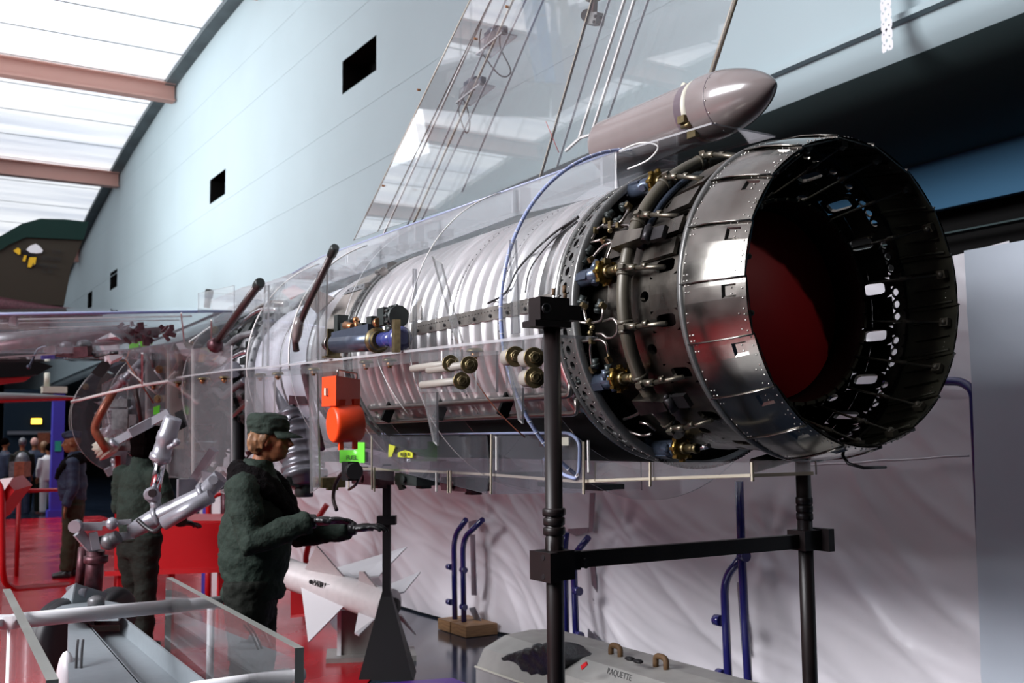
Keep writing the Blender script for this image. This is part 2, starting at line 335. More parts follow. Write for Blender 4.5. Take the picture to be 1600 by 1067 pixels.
def fused(mb, name, mats, voxel, parent, smooth=4, disp=None, local=False, **kw):     # union of overlapping shapes into one continuous skin
    o = mb.build('tmp', mats, None if local else parent, noshift=local)
    r = o.modifiers.new('r', 'REMESH'); r.mode = 'VOXEL'; r.voxel_size = voxel; r.use_smooth_shade = True
    if smooth: sm = o.modifiers.new('s', 'SMOOTH'); sm.factor = .6; sm.iterations = smooth
    dg = bpy.context.evaluated_depsgraph_get(); me = bpy.data.meshes.new_from_object(o.evaluated_get(dg)); me.name = name
    if disp:
        n = len(me.vertices); nr = [v.normal.copy() for v in me.vertices]
        for i, v in enumerate(me.vertices): v.co += nr[i] * disp(v.co)
    for p in me.polygons: p.use_smooth = True
    bpy.data.objects.remove(o); q = bpy.data.objects.new(name, me); C.objects.link(q)
    if parent is not None: q.parent = parent
    return tag(q, **kw)
def smoothpath(pts, n=6):
    P = [Vector([float(q) for q in p]) for p in pts]; out = []
    for i in range(len(P)-1):
        a = P[max(i-1, 0)]; b = P[i]; c = P[i+1]; d = P[min(i+2, len(P)-1)]
        for k in range(n):
            t = k/n; out.append(.5*((2*b) + (c-a)*t + (2*a-5*b+4*c-d)*t*t + (3*b-a-3*c+d)*t**3))
    out.append(P[-1]); return out
def rounded(pts, r=.02, n=4):   # polyline with rounded corners
    P = [Vector([float(q) for q in p]) for p in pts]; out = [P[0]]
    for i in range(1, len(P)-1):
        a = (P[i-1]-P[i]); b = (P[i+1]-P[i]); ra = min(r, a.length*.45, b.length*.45); p0 = P[i]+a.normalized()*ra; p1 = P[i]+b.normalized()*ra
        for k in range(n+1):
            t = k/n; out.append(p0*(1-t)**2 + P[i]*2*t*(1-t) + p1*t*t)
    out.append(P[-1]); return out
def text(s, size, origin, xdir, ydir, material, parent, name='lettering', ext=.001, align='LEFT', xs=1.0, fit=None):
    cu = bpy.data.curves.new(name, 'FONT'); cu.body = s; cu.size = size; cu.extrude = ext; cu.align_x = align
    o = bpy.data.objects.new('t', cu); C.objects.link(o); dg = bpy.context.evaluated_depsgraph_get()
    me = bpy.data.meshes.new_from_object(o.evaluated_get(dg)); bpy.data.objects.remove(o)
    x = Vector([float(q) for q in xdir]).normalized(); y = Vector([float(q) for q in ydir]); y = (y - x*y.dot(x)).normalized(); z = x.cross(y)
    if fit: wd = max(v.co.x for v in me.vertices) - min(v.co.x for v in me.vertices); xs = fit/wd
    og = Vector([float(q) for q in origin]) - (origin_of(parent) if parent else Vector((0, 0, 0)))
    for v in me.vertices: v.co = og + x*v.co.x*xs + y*v.co.y + z*v.co.z
    me.materials.clear(); me.materials.append(M[material]); me.name = name
    q = bpy.data.objects.new(name, me); C.objects.link(q)
    if parent: q.parent = parent
    return q
def struct(mb, name, mats, parent=None, **k): return mb.build(name, mats, parent, kind=None if parent else 'structure', noshift=parent is None, **k)
# ================================================================ SETTING
WX = 7.0
def roofz(Y): return 11.72 - .0055*max(Y-22, 0)**2
fl = MB(); fl.box((5, 37, -.05), (60, 110, .1)); floor = struct(fl, 'floor', 'floor')
# red vinyl, its right edge runs beside the missile; purple strip nearer
rb = [onZ(480, 1067, 0), onZ(520, 935, 0)]
r = MB(); r.prism([(-14, 3.0, .004), (-1.5, 3.0, .004), (2.2, 5.6, .004), (3.1, 6.9, .004), (3.62, 9.0, .004), (4.6, 13.5, .004), (4.6, 25.0, .004), (-14, 25.6, .004)], (0, 0, 1), .006)
r.build('red_floor_covering', 'redfloor', floor)
p = MB(); p.prism([(2.3, 5.6, .008), (3.5, 5.4, .008), (3.5, 6.5, .008), (2.6, 6.75, .008)], (0, 0, 1), .006); p.build('purple_floor_strip', 'purple', floor)
# right wall: lit vertical bay with dark slots, rounded lower edge, soffit coloured dark for shade, blue fascia, black recess
YW = [-6.0]; slots = []
for (xa, xb, yt, yb) in ((535, 588, 102, 103), (328, 352, 292, 292), (172, 183, 437, 437), (137, 144, 469, 469)):
    a = onX(xa, yt, WX); b = onX(xb, yb, WX); slots.append((min(a[1], b[1]), max(a[1], b[1]), (a[2]+b[2])/2))
slots.sort()
for a, b, z in slots: YW += [a, b]
YW += [82.0]
def wallprof(): return None
w = MB()
def zb(y): return 4.95 - .017*(y-6)
for i in range(len(YW)-1):
    y0, y1 = YW[i], YW[i+1]; isslot = i % 2 == 1
    zs = [4.95, 6.0, 7.3, 8.9, 10.3, 12.0, 14.5]
    if isslot:
        zc = slots[i//2][2]; h = .3; zz = [None, zc-h, zc+h, 14.5]
        for k in (0, 2): w.add([(WX, y0, zz[k] or zb(y0)), (WX, y1, zz[k] or zb(y1)), (WX, y1, zz[k+1]), (WX, y0, zz[k+1])], [(0, 3, 2, 1)])
        a, b = zc-h, zc+h
        w.add([(WX, y0, a), (WX, y1, a), (WX, y1, b), (WX, y0, b), (WX+.5, y0, a), (WX+.5, y1, a), (WX+.5, y1, b), (WX+.5, y0, b)],
              [(0, 1, 5, 4), (1, 2, 6, 5), (2, 3, 7, 6), (3, 0, 4, 7), (4, 5, 6, 7)], 1)
    else: w.add([(WX, y0, zb(y0)), (WX, y1, zb(y1)), (WX, y1, 14.5), (WX, y0, 14.5)], [(0, 3, 2, 1)])
# rounded nose and soffit
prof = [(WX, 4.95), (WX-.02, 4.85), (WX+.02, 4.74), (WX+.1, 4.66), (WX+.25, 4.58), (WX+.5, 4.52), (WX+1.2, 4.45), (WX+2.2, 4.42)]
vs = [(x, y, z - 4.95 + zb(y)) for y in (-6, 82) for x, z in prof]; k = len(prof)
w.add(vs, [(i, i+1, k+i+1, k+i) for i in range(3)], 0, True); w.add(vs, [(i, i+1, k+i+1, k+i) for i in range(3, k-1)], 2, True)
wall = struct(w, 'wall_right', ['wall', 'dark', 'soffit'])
# shallow joint covers between the wall's sheets (long and thin, proud by a few millimetres)
for z in (6.15, 7.2, 9.0, 10.1):
    j = MB(); j.box((WX-.001, 38, z), (.006, 88, .02)); j.build('joint_strip', 'wall', wall)
t = MB(); t.bar((WX-.06, -6, zb(-6)-.02), (WX-.06, 82, zb(82)-.02), .08, .05); t.build('lower_bead', 'wall', wall)
b = MB(); zf_ = onX(1600, 300, 9.25)[2]; b.box((9.25, 38, (zf_+4.45)/2), (.1, 88, 4.45-zf_)); b.build('blue_fascia', 'soffit_blue', wall)
b = MB(); b.box((9.6, 38, 2.0), (.1, 88, 4.0)); struct(b, 'wall_back', 'dark')
b = MB(); b.box((9.3, 38, onX(1600, 343, 9.3)[2]), (.14, 88, .015)); struct(b, 'trim_2', 'soffit')
# daylight roof: translucent panels between thin seams, salmon beams across
ceil = bpy.data.objects.new('ceiling', None); C.objects.link(ceil); ceil['kind'] = 'structure'
beamY = [28.84 - 7.3*k for k in range(-3, 5)]
ys = sorted([b + 7.3*k/4 for b in beamY for k in range(4)])
for i in range(len(ys)-1):
    y0, y1 = ys[i], ys[i+1]
    if y1 > 50: break
    pn = MB(); n = 1
    z0, z1 = roofz(y0), roofz(y1); d = .035
    pn.add([(-13, y0+d, z0), (WX-.1, y0+d, z0), (WX-.1, y1-d, z1), (-13, y1-d, z1), (-13, y0+d, z0+.06), (WX-.1, y0+d, z0+.06), (WX-.1, y1-d, z1+.06), (-13, y1-d, z1+.06)],
           [(0, 1, 2, 3), (7, 6, 5, 4), (0, 4, 5, 1), (1, 5, 6, 2), (2, 6, 7, 3), (3, 7, 4, 0)])
    pn.build('roof_panel', 'roof', ceil)
sm = MB()
for y in ys[:-1]:
    sm.bar((-13, y, roofz(y)+.02), (WX-.1, y, roofz(y)+.02), .05, .05)
sm.build('seam_strip', 'trimdark', ceil, kind='stuff')
bk = MB(); yy_ = [-8, 22, 27, 32, 37, 42, 47, 52]; bk.add([(x, y, roofz(y)+.25) for y in yy_ for x in (-13, WX+.3)], [(2*i, 2*i+1, 2*i+3, 2*i+2) for i in range(len(yy_)-1)]); bk.build('roof_deck', 'trimdark', ceil)
for y in beamY:
    bm_ = MB(); z = roofz(y) - .22
    bm_.box((-3.1, y, z+.1), (20.1, .42, .035)); bm_.box((-3.1, y, z-.12), (20.1, .09, .42)); bm_.box((-3.1, y-.0, z-.34), (20.1, .34, .05)); bm_.box((-3.1, y+.16, z-.02), (20.1, .03, .22))
    bm_.build('roof_beam', 'beam', ceil)
    cb = MB(); cb.box((-3.1, y+.28, z+.2), (20.1, .09, .07)); cb.box((-3.1, y+.40, z+.16), (20.1, .04, .05)); cb.build('cable_tray', 'trimdark', ceil)
tr = MB(); yy_ = [-8, 10, 22, 25, 28, 31, 34, 37, 40, 43, 46, 50]
tr.add([(x, y, roofz(y)+dz) for y in yy_ for x, dz in ((WX-.32, -.01), (WX, -.01), (WX, -.14), (WX-.32, -.14))], [(4*i+a, 4*i+(a+1) % 4, 4*i+4+(a+1) % 4, 4*i+4+a) for i in range(len(yy_)-1) for a in range(4)])
struct(tr, 'trim_1', 'trimdark')
b = MB(); b.box((WX-3, 68, 3.5), (40, .2, 7)); struct(b, 'wall_far', 'dark')
b = MB(); b.box((-13.2, 30, 3.2), (.2, 78, 6.4)); struct(b, 'wall_left', 'redwhite')
# perforated white steel angle hanging in front of the wall
o = thing('perforated_angle', onX(1386, 80, 6.7), 'white perforated steel angle hanging before the teal wall at upper right', 'bracket')
p0 = onX(1386, 80, 6.7); g = MB()
def fa(sx):
    def f(u, v, h): return (p0[0] + (abs(u)*.25 if sx else 0) - h*.7, p0[1] + u, p0[2] + v)
    return f
nz = 16
for side in (0, 1):
    a, bb = (-.058, 0) if side == 0 else (0, .058)
    for i in range(nz):
        z0 = i*.085; g.holed(fa(side), a, bb, z0, z0+.085, ((a+bb)/2, z0+.03+.03*side, .006, .008, 2), 12, .004)
g.build('perforated_strip', 'white', o)
# ================================================================ FAR LEFT
o = thing('blue_column', onZ(86, 808, 0), 'tall blue square column at the far edge of the red floor', 'column')
c0 = onZ(86, 808, 0); h = 2.72
g = MB(); g.box((c0[0], c0[1], h/2), (.24, .24, h)); g.build('shaft', 'bluepole', o)
g = MB(); g.box((c0[0], c0[1], .08), (.34, .34, .16)); g.build('base', 'bluepole', o)
g = MB(); g.box((c0[0]-.1, c0[1], h+.07), (.5, .3, .14)); g.cyl((c0[0]-.25, c0[1], h+.14), (c0[0]-.25, c0[1], h+.45), .06); g.build('column_head', 'cream', o)
g = MB(); g.box((c0[0], c0[1]-.13, 1.55), (.13, .02, .22)); g.build('notice', 'greenlight', o, label='small green notice')
# far doorway with fluorescent trim and amber sign
q0 = onY(5, 800, 34); q1 = onY(78, 800, 34)
g = MB(); g.box(((q0[0]+q1[0])/2, 34.1, 1.6), (abs(q1[0]-q0[0])*1.1, .12, 3.2)); g.build('door_1', 'doorblue', kind='structure')
g = MB(); z = onY(40, 676, 33.9)[2]; g.box(((q0[0]+q1[0])/2, 33.95, z), (abs(q1[0]-q0[0])*.95, .06, .1)); g.build('trim_3', 'tape', kind='structure')
a = onY(60, 676, 33.8); b_ = onY(76, 760, 33.8)
g = MB(); g.box(((a[0]+b_[0])/2, 33.9, (a[2])/2), (b_[0]-a[0], .08, a[2])); g.build('red_panel_board', 'rustpipe', label='dull orange-red panel board standing behind the visitors', cat='board')
p = onY(57, 658, 33.98); o = thing('exit_sign', p, 'small glowing amber sign in the dark above the far doorway', 'sign')
g = MB(); g.box(p, (.28, .05, .16)); g.build('sign_face', 'amber', o); g = MB(); g.box(p + A(0, .05, 0), (.34, .05, .2)); g.build('sign_housing', 'black', o)
# distant parked aircraft: camouflaged tail with hornet emblem
P = lambda x, y: onY(x, y, 26.0)
tailroot = thing('distant_camouflaged_jet', P(60, 480), 'distant camouflaged jet with hornet emblem on its tail and red belly', 'aircraft')
edge = [(-60, 470), (-60, 405), (0, 372), (32, 352), (62, 344), (100, 345), (136, 349), (129, 374), (110, 420), (99, 478)]
g = MB(); g.prism([P(*e) for e in edge], (0, 1, 0), .16); g.build('tail_fin', 'camo', tailroot)
g = MB(); g.prism([P(-60, 398) + A(0, -.1, 0), P(-60, 380) + A(0, -.1, 0), P(0, 370) + A(0, -.1, 0), P(33, 351) + A(0, -.1, 0), P(62, 343) + A(0, -.1, 0), P(100, 344) + A(0, -.1, 0), P(137, 348) + A(0, -.1, 0), P(129, 376) + A(0, -.1, 0), P(85, 374) + A(0, -.1, 0), P(40, 372) + A(0, -.1, 0), P(12, 384) + A(0, -.1, 0), P(0, 392) + A(0, -.1, 0)], (0, 1, 0), .05)
g.build('green_fin_tip', 'camogreen', tailroot)
def patch(pts, m, nm, dy=.1):
    g = MB(); g.prism([P(*e) - A(0, dy, 0) for e in pts], (0, 1, 0), .03); return g.build(nm, m, tailroot)
patch([(40, 391), (46, 385), (55, 382), (61, 386), (66, 392), (64, 396), (56, 397), (46, 396)], 'white', 'emblem_wing')
patch([(31, 392), (38, 391), (46, 396), (54, 399), (53, 403), (45, 402), (36, 398)], 'black', 'emblem_body')
patch([(20, 393), (27, 388), (31, 391), (31, 398), (28, 399)], 'yellow', 'emblem_head')
patch([(37, 400), (41, 400), (38, 410), (34, 409)], 'yellow', 'emblem_leg')
patch([(45, 403), (56, 403), (54, 414), (46, 419), (42, 418)], 'yellow', 'emblem_tail')
for (x, y, s, ww) in ((86, 393, '339', 14), (76, 403, '5ESCADRE', 26), (66, 414, 'ARMEE AIR', 36), (72, 423, 'C-26', 16)):
    pp = P(x - ww*.5, y+4) - A(0, .12, 0); text(s, .13, pp, (1, 0, 0), (0, 0, 1), 'text', tailroot, xs=ww/(len(s)*4.6))
g = MB(); g.tube([P(-60, 478), P(0, 484), P(60, 487), P(120, 489), P(160, 492)], [.34, .3, .2, .1, .03], 14); g.build('fuselage', 'maroon', tailroot)
g = MB(); g.tube([P(-60, 469), P(0, 474), P(60, 479), P(130, 486), P(165, 490)], .035, 8); g.build('spine_line', 'wing_under', tailroot)
# pale wing reaching in from the left
P2 = lambda x, y: onY(x, y, 17.0)
wr = thing('distant_pale_wing', P2(40, 620), 'slim pale blue aircraft wing reaching in from the left edge', 'aircraft wing')
g = MB(); g.add([P2(-80, 613), P2(0, 613), P2(60, 615), P2(125, 620), P2(125, 622), P2(60, 623), P2(0, 624), P2(-80, 626)] + [v + A(0, 1.2, .02) for v in (P2(-80, 613), P2(0, 613), P2(60, 615), P2(125, 620), P2(125, 622), P2(60, 623), P2(0, 624), P2(-80, 626))],
    [(0, 1, 6, 7), (1, 2, 5, 6), (2, 3, 4, 5), (15, 14, 9, 8), (14, 13, 10, 9), (13, 12, 11, 10), (0, 8, 9, 1), (1, 9, 10, 2), (2, 10, 11, 3), (7, 6, 14, 15), (6, 5, 13, 14), (5, 4, 12, 13), (0, 7, 15, 8)], 0, True); g.build('wing_panel', 'wing_under', wr)
g = MB(); g.bar(P2(-80, 630), P2(122, 623), .3, .03); g.build('red_underside', 'red', wr)
P3 = lambda x, y: onY(x, y, 20.0)
wr = thing('distant_dark_wing', P3(20, 580), 'dark wing tip with red lower lip seen under the clear wing', 'aircraft wing')
g = MB(); g.prism([P3(-60, 566), P3(52, 564), P3(81, 573), P3(58, 586), P3(0, 591), P3(-60, 593)], (0, 1, 0), .3); g.build('wing_tip', 'black', wr)
g = MB(); g.prism([P3(-60, 593), P3(0, 591), P3(48, 589), P3(38, 596), P3(0, 601), P3(-60, 604)], (0, 1, 0), .25); g.build('lower_lip', 'red', wr)
g = MB(); g.prism([P3(-60, 546), P3(0, 548), P3(70, 550), P3(52, 563), P3(-60, 565)], (0, 1, 0), .2); g.build('wing_root', 'greyeq', wr)
# red lectern, orange box, rails, platform
def redthing(nm, lab, cat): return thing(nm, (0, 0, 0), lab, cat)
l0 = dep(0, 800, 9.5)
o = thing('red_lectern', A(l0[0], l0[1], 0), 'red information lectern with pale slanted top at the left edge', 'lectern')
D = 9.5; a, b_, c_, d_ = dep(-40, 795, D), dep(-40, 772, D), dep(20, 745, D), dep(35, 762, D)
g = MB(); nn = np.cross(b_-a, d_-a); g.prism([dep(-60, 800, D), dep(-60, 850, D), dep(2, 808, D), dep(37, 762, D), dep(22, 746, D), dep(-6, 764, D)], _fw, .35); g.build('lectern_desk', 'red', o)
g = MB(); g.prism([dep(-60, 797, D-.2), dep(-60, 782, D-.2), dep(3, 748, D-.2), dep(21, 746, D-.2), dep(4, 771, D-.2)], _fw, .02); g.build('slanted_sign', 'redwhite', o)
f0 = dep(-20, 850, D); g = MB(); g.box((f0[0], f0[1], f0[2]/2), (.12, .12, f0[2])); g.build('post', 'red', o)
p = dep(31, 733, 14.0); o = thing('orange_box', A(p[0], p[1], p[2]-.1), 'small orange box with grey side on a stand beside the blue column', 'box')
g = MB(); g.box(dep(33, 733, 14), (.17, .2, .2), R=Matrix.Rotation(-YAW, 3, 'Z')); g.build('box_body', 'rustpipe', o)
g = MB(); g.box(dep(23.5, 733, 14), (.07, .2, .2), R=Matrix.Rotation(-YAW, 3, 'Z')); g.build('grey_side', 'greyeq', o)
g = MB(); g.cyl(A(p[0], p[1], 0), A(p[0], p[1], p[2]-.1), .03); g.build('stand_pole', 'black', o)
rail1 = [dep(30, 767, 13), dep(100, 765, 14.5), dep(104, 769, 14.5)]
g = MB(); g.tube(rail1, .025, 8); g.cyl(rail1[0], A(rail1[0][0], rail1[0][1], 0), .025); g.cyl(rail1[2], A(rail1[2][0], rail1[2][1], 0), .025); g.build('red_handrail', 'red', label='thin red handrail in front of the blue column', cat='railing')
q = [dep(-10, 745, 9.3), dep(3, 760, 9.3), dep(4, 890, 9.3), dep(8, 912, 9.4), dep(22, 920, 9.5), dep(105, 913, 10.6)]
g = MB(); g.tube(rounded(q, .1), .028, 10); g.build('red_hoop_barrier', 'red', label='dark red bent tube hoop barrier standing on the red floor at left', cat='barrier')
# red platform with panels behind the mannequins
o = thing('red_display_platform', onZ(260, 900, 0), 'long red display platform behind the green jacket mannequins', 'platform')
pl = onZ(185, 905, 0); pr = onZ(500, 925, 0); dirv = (pr-pl); dirv = dirv/np.linalg.norm(dirv); nv = A(-dirv[1], dirv[0], 0)
D1 = dep(220, 815, 1)  # height from px
hz = 1.0
z_top = (lambda t: (CAM + ray(330, 817)*t)[2])(9.6)
a = dep(180, 817, 9.3); b_ = dep(350, 817, 9.3)
g = MB(); g.prism([a, b_, dep(350, 888, 9.3), dep(180, 888, 9.3)], _fw, .05); g.build('front_panel', 'red', o)
g = MB(); g.prism([a, b_, b_ + nv*.9, a + nv*.9], (0, 0, 1), .04); g.build('top_board', 'red', o)
g = MB(); g.bar(dep(165, 896, 9.25), dep(352, 890, 9.25), .05, .04); g.build('lower_rail', 'red', o)
for px in (188, 268, 345):
    t0 = dep(px, 888, 9.3); g = MB(); g.bar(t0, A(t0[0], t0[1], 0), .05, .05); g.build('leg', 'red', o)
g = MB(); g.prism([dep(455, 905, 9.0), dep(505, 905, 9.0), dep(505, 955, 9.0), dep(455, 960, 9.0)], _fw, .05); g.prism([dep(455, 960, 8.99), dep(505, 955, 8.99), dep(505, 959, 8.98), dep(455, 964, 8.98)], _fw, .06); g.build('end_panel', 'redcover', o)
# red posts and tubes behind the capped mannequin
for k, (pts, m, lab) in enumerate((([(326, 860), (326, 785), (336, 772), (352, 769)], 'red', 'bright red bent tube rail behind the capped mannequin'),
                                ([(352, 830), (352, 765)], 'maroon', 'dark red upright tube behind the capped mannequin'),
                                ([(184, 860), (184, 712)], 'red', 'red upright tube between the blue jacket and green jacket mannequins'),
                                ([(478, 880), (478, 868), (490, 820), (511, 788)], 'red', 'red slanting tube seen under the capped mannequin sleeve'))):
    g = MB(); g.tube(rounded([dep(x, y, 10.5) for x, y in pts], .1), .03 if k != 1 else .045, 8)
    e = dep(*pts[0], 10.5); g.cyl(e, A(e[0], e[1], 0), .03); g.build('red_tube', m, label=lab, cat='rail')
for k, (x0, x1, m, lab) in enumerate(((318, 328, 'bluepole', 'narrow blue banner strip behind the landing gear'), (334, 345, 'white', 'narrow white banner strip beside the blue one'), (351, 362, 'white', 'narrow white banner strip next to the capped mannequin'))):
    g = MB(); g.prism([dep(x0, 770, 11), dep(x1, 770, 11), dep(x1, 770, 11)*A(1, 1, 0), dep(x0, 770, 11)*A(1, 1, 0)], _fw, .04)
    o = g.build('banner_strip', m, label=lab, cat='banner')
# ================================================================ PLASTIC SHEETING ON THE RIGHT
def sheet(name, X, ya, yb, ztop, seed, m, label, amp=.03, ties=(), dz=.02, parent=None, res=(.022, .022), zlow=0.02, fold=1.0):
    ny = int((yb-ya)/res[0]); nz_ = 90; vs = []; rng = random.Random(seed)
    for i in range(ny+1):
        y = ya + (yb-ya)*i/ny; zt = ztop(y)
        for j in range(nz_+1):
            z = zlow + (zt-zlow)*j/nz_
            d = .9*noise.noise(Vector((y*.6+seed, z*.8, 0)))*amp*1.2
            w1 = noise.noise(Vector((y*.45, z*.5, seed)))*.9; w2 = noise.noise(Vector((y*1.1+9, z*1.1, seed)))*.3
            for (an, fr, am, pw) in ((.62, 1.5, .55, 1.6), (.85, 3.4, .30, 2.2), (.45, 7.5, .10, 2.5)):
                u = z*math.cos(an)*1.0 + (y % 7.3)*0 + y*math.sin(an)*-.0 + 0
                q = (z*math.cos(an) - y*math.sin(an)*.75) + w1*.35 + w2*.3
                l = (y*math.cos(an) + z*math.sin(an))*.45
                r_ = 1-abs(noise.noise(Vector((q*fr, l*fr*.22, seed+an*9))))*2.2
                d += amp*am*fold*max(r_, 0)**pw
            for (ty, tz, s_) in ties:
                dx_, dz_ = y-ty, z-tz; rr = math.hypot(dx_, dz_)+.02; th = math.atan2(dz_, dx_)
                d += s_*.008*math.exp(-rr*2.4)*math.sin(th*7+seed+rr*3)*min(rr*5, 1)
            d += .02*math.exp(-((z-1.3)/.012)**2)*0
            vs.append((X - d, y, z))
    g = MB(); k = nz_+1
    g.add(vs, [(i*k+j, i*k+j+1, (i+1)*k+j+1, (i+1)*k+j) for i in range(ny) for j in range(nz_)], 0, True)
    return g.build(name, m, parent, label=label, cat=None if parent else 'plastic sheet')
def topz(y):
    if y < 4.6: return 2.52 + .03*math.sin(y*3)
    if y < 5.3: return 2.52 - (y-4.6)/.7*.85
    return 1.67 - .012*(y-5.3) + .02*math.sin(y*2.2)
sheet('white_sheeting', 4.62, 2.95, 17.0, topz, 11, 'tarp', 'long white plastic sheeting hung behind the engine down to the floor', .09, ties=((4.55, 1.02, 1.6), (6.0, .98, 1.3), (8.0, .92, 1.2)))
sheet('bluish_sheeting', 4.44, 1.9, 3.1, lambda y: 2.5, 5, 'tarp2', 'bluish plastic sheet overlapping at the right edge', .03, fold=.6)
g = MB(); g.box((5.0, 8.5, 1.1), (.5, 17, 1.0)); g.build('shelf_block', 'dark', label='dark storage crates hidden behind the white sheeting', cat='crate')
# seam welts on the sheeting
sr = bpy.data.objects['white_sheeting']
for (xa, ya, xb, yb) in ((1265, 727, 1512, 712),):
    g = MB(); pa, pb = onX(xa, ya, 4.56), onX(xb, yb, 4.56); g.tube([pa + (pb-pa)*k/8 + A(.008*math.sin(k), 0, .003*math.sin(k*2)) for k in range(9)], .006, 6); g.build('seam_welt', 'tarp', sr)
# silver tape patches
for pts in (((732, 815), (745, 812), (746, 824), (733, 826)), ((735, 835), (742, 835), (745, 930), (737, 930)), ((733, 950), (742, 948), (752, 970), (745, 976)), ((888, 826), (920, 824), (919, 832), (900, 837), (888, 832)),
            ((922, 770), (930, 770), (927, 830), (920, 832)), ((921, 860), (928, 859), (936, 950), (928, 956)), ((919, 982), (935, 998), (953, 1008), (950, 1014), (935, 1010), (919, 997)), ((1149, 872), (1160, 870), (1165, 1020), (1160, 1022))):
    g = MB(); g.prism([onX(x, y, 4.53) for x, y in pts], (1, 0, 0), .006); g.build('tape_patch', 'tape', sr)
# blue bent tube barriers
def ladder(pts2, X, label, wood=None):
    o = thing('blue_tube_barrier', onX(pts2[0][-1][0], pts2[0][-1][1], X), label, 'barrier', 'blue tube barriers against the sheeting')
    for k, pts in enumerate(pts2):
        g = MB(); w = [onX(x, y, X) for x, y in pts]; g.tube(rounded(w, .12, 6), .024, 12); g.build('bent_tube', 'bluetube', o)
    return o
o = ladder([[(728, 812), (709, 838), (711, 976)], [(754, 812), (723, 842), (725, 984)]], 4.4, 'blue bent tube barrier standing on pine blocks left of the black post')
for (x, y) in ((705, 886), (705, 941), (727, 891), (727, 949)):
    g = MB(); p = onX(x, y, 4.4); g.cyl(p, p + A(0, .06, 0), .026); g.build('tube_stub', 'bluetube', o)
for (x, w_) in ((713, .22), (736, .26)):
    p = onX(x, 985, 4.42); g = MB(); g.box(A(p[0]+.03, p[1], .05), (.3, w_, .09)); g.build('pine_block', 'wood', label='pine block under the blue barrier, ' + ('nearer the missile' if x == 713 else 'nearer the black post'), cat='block')
o = ladder([[(885, 831), (882, 860), (886, 1046)], [(919, 840), (896, 868), (902, 1046)]], 4.3, 'blue bent tube barrier directly behind the left stand post')
for (x, y) in ((906, 924), (908, 994)):
    g = MB(); p = onX(x, y, 4.3); g.cyl(p, p + A(0, .06, 0), .03); g.build('tube_stub', 'bluetube', o)
o = ladder([[(1160, 868), (1131, 905), (1146, 1240)], [(1155, 752), (1159, 872), (1178, 1240)]], 4.25, 'blue bent tube barrier between the two stand posts')
for (x, y) in ((1127, 970), (1131, 1055), (1167, 869)):
    g = MB(); p = onX(x, y, 4.25); g.cyl(p, p + A(0, .05, 0), .032); g.build('tube_stub', 'bluetube', o)
g = MB(); g.tube(rounded([onX(1380, 594, 4.535), onX(1503, 596, 4.535), onX(1521, 610, 4.53), onX(1560, 1400, 4.53)*A(1, 1, 0)], .05), .022, 12); g.build('blue_upper_rail', 'bluetube', label='blue rail crossing the white sheet behind the nozzle', cat='rail')

# aircraft added out of the frame at left, shaped for its mirror image in the clear fin
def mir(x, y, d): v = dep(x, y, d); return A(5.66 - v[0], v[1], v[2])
ha = thing('reflection_aircraft', mir(800, 120, 20), 'pale hanging aircraft with blue and cream bands mirrored in the clear fin', 'aircraft')
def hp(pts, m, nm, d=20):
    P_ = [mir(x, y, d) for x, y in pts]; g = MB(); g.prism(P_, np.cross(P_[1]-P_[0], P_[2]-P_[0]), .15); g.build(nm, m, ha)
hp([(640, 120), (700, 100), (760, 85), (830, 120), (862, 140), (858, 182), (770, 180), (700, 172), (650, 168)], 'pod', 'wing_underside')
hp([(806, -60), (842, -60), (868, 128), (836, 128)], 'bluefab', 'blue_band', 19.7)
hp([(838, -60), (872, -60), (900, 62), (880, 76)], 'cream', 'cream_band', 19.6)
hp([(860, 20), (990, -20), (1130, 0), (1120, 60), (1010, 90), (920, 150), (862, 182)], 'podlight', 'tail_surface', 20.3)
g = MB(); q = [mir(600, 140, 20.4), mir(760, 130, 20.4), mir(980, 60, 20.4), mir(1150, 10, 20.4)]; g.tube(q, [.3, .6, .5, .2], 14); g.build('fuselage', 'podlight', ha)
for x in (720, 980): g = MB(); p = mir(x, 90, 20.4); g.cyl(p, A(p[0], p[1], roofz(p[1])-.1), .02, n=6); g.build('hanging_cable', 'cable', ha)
# ================================================================ JET ENGINE
M['hosemetal'] = mat('olive_steel_link', (0.2, 0.18, 0.14), 0.35, 0.9)
eng = thing('jet_engine', AX, 'large stripped jet engine with riveted steel nozzle and corrugated casing', 'engine')
def pol(y, R, a): a = math.radians(a); return Vector((R*math.cos(a), y, R*math.sin(a)))
def wpol(y, R, a): return np.array(pol(y, R, a)) + AX
def eb(mb, name, mats, parent=None, **k):        # build from coordinates local to the engine axis
    o = mb.build(name, mats, None, noshift=True, **k); o.parent = parent or eng; return o
def ring_of(mb, name, mats, n, a0=0, step=None, parent=None, angles=None):
    first = None; step = step or 360/n
    for k in (range(n) if angles is None else angles):
        d = a0 + k*step if angles is None else k
        if first is None: first = eb(mb, name, mats, parent); o = first
        else: o = first.copy(); C.objects.link(o)
        o.rotation_euler.y = -math.radians(d)
    return first
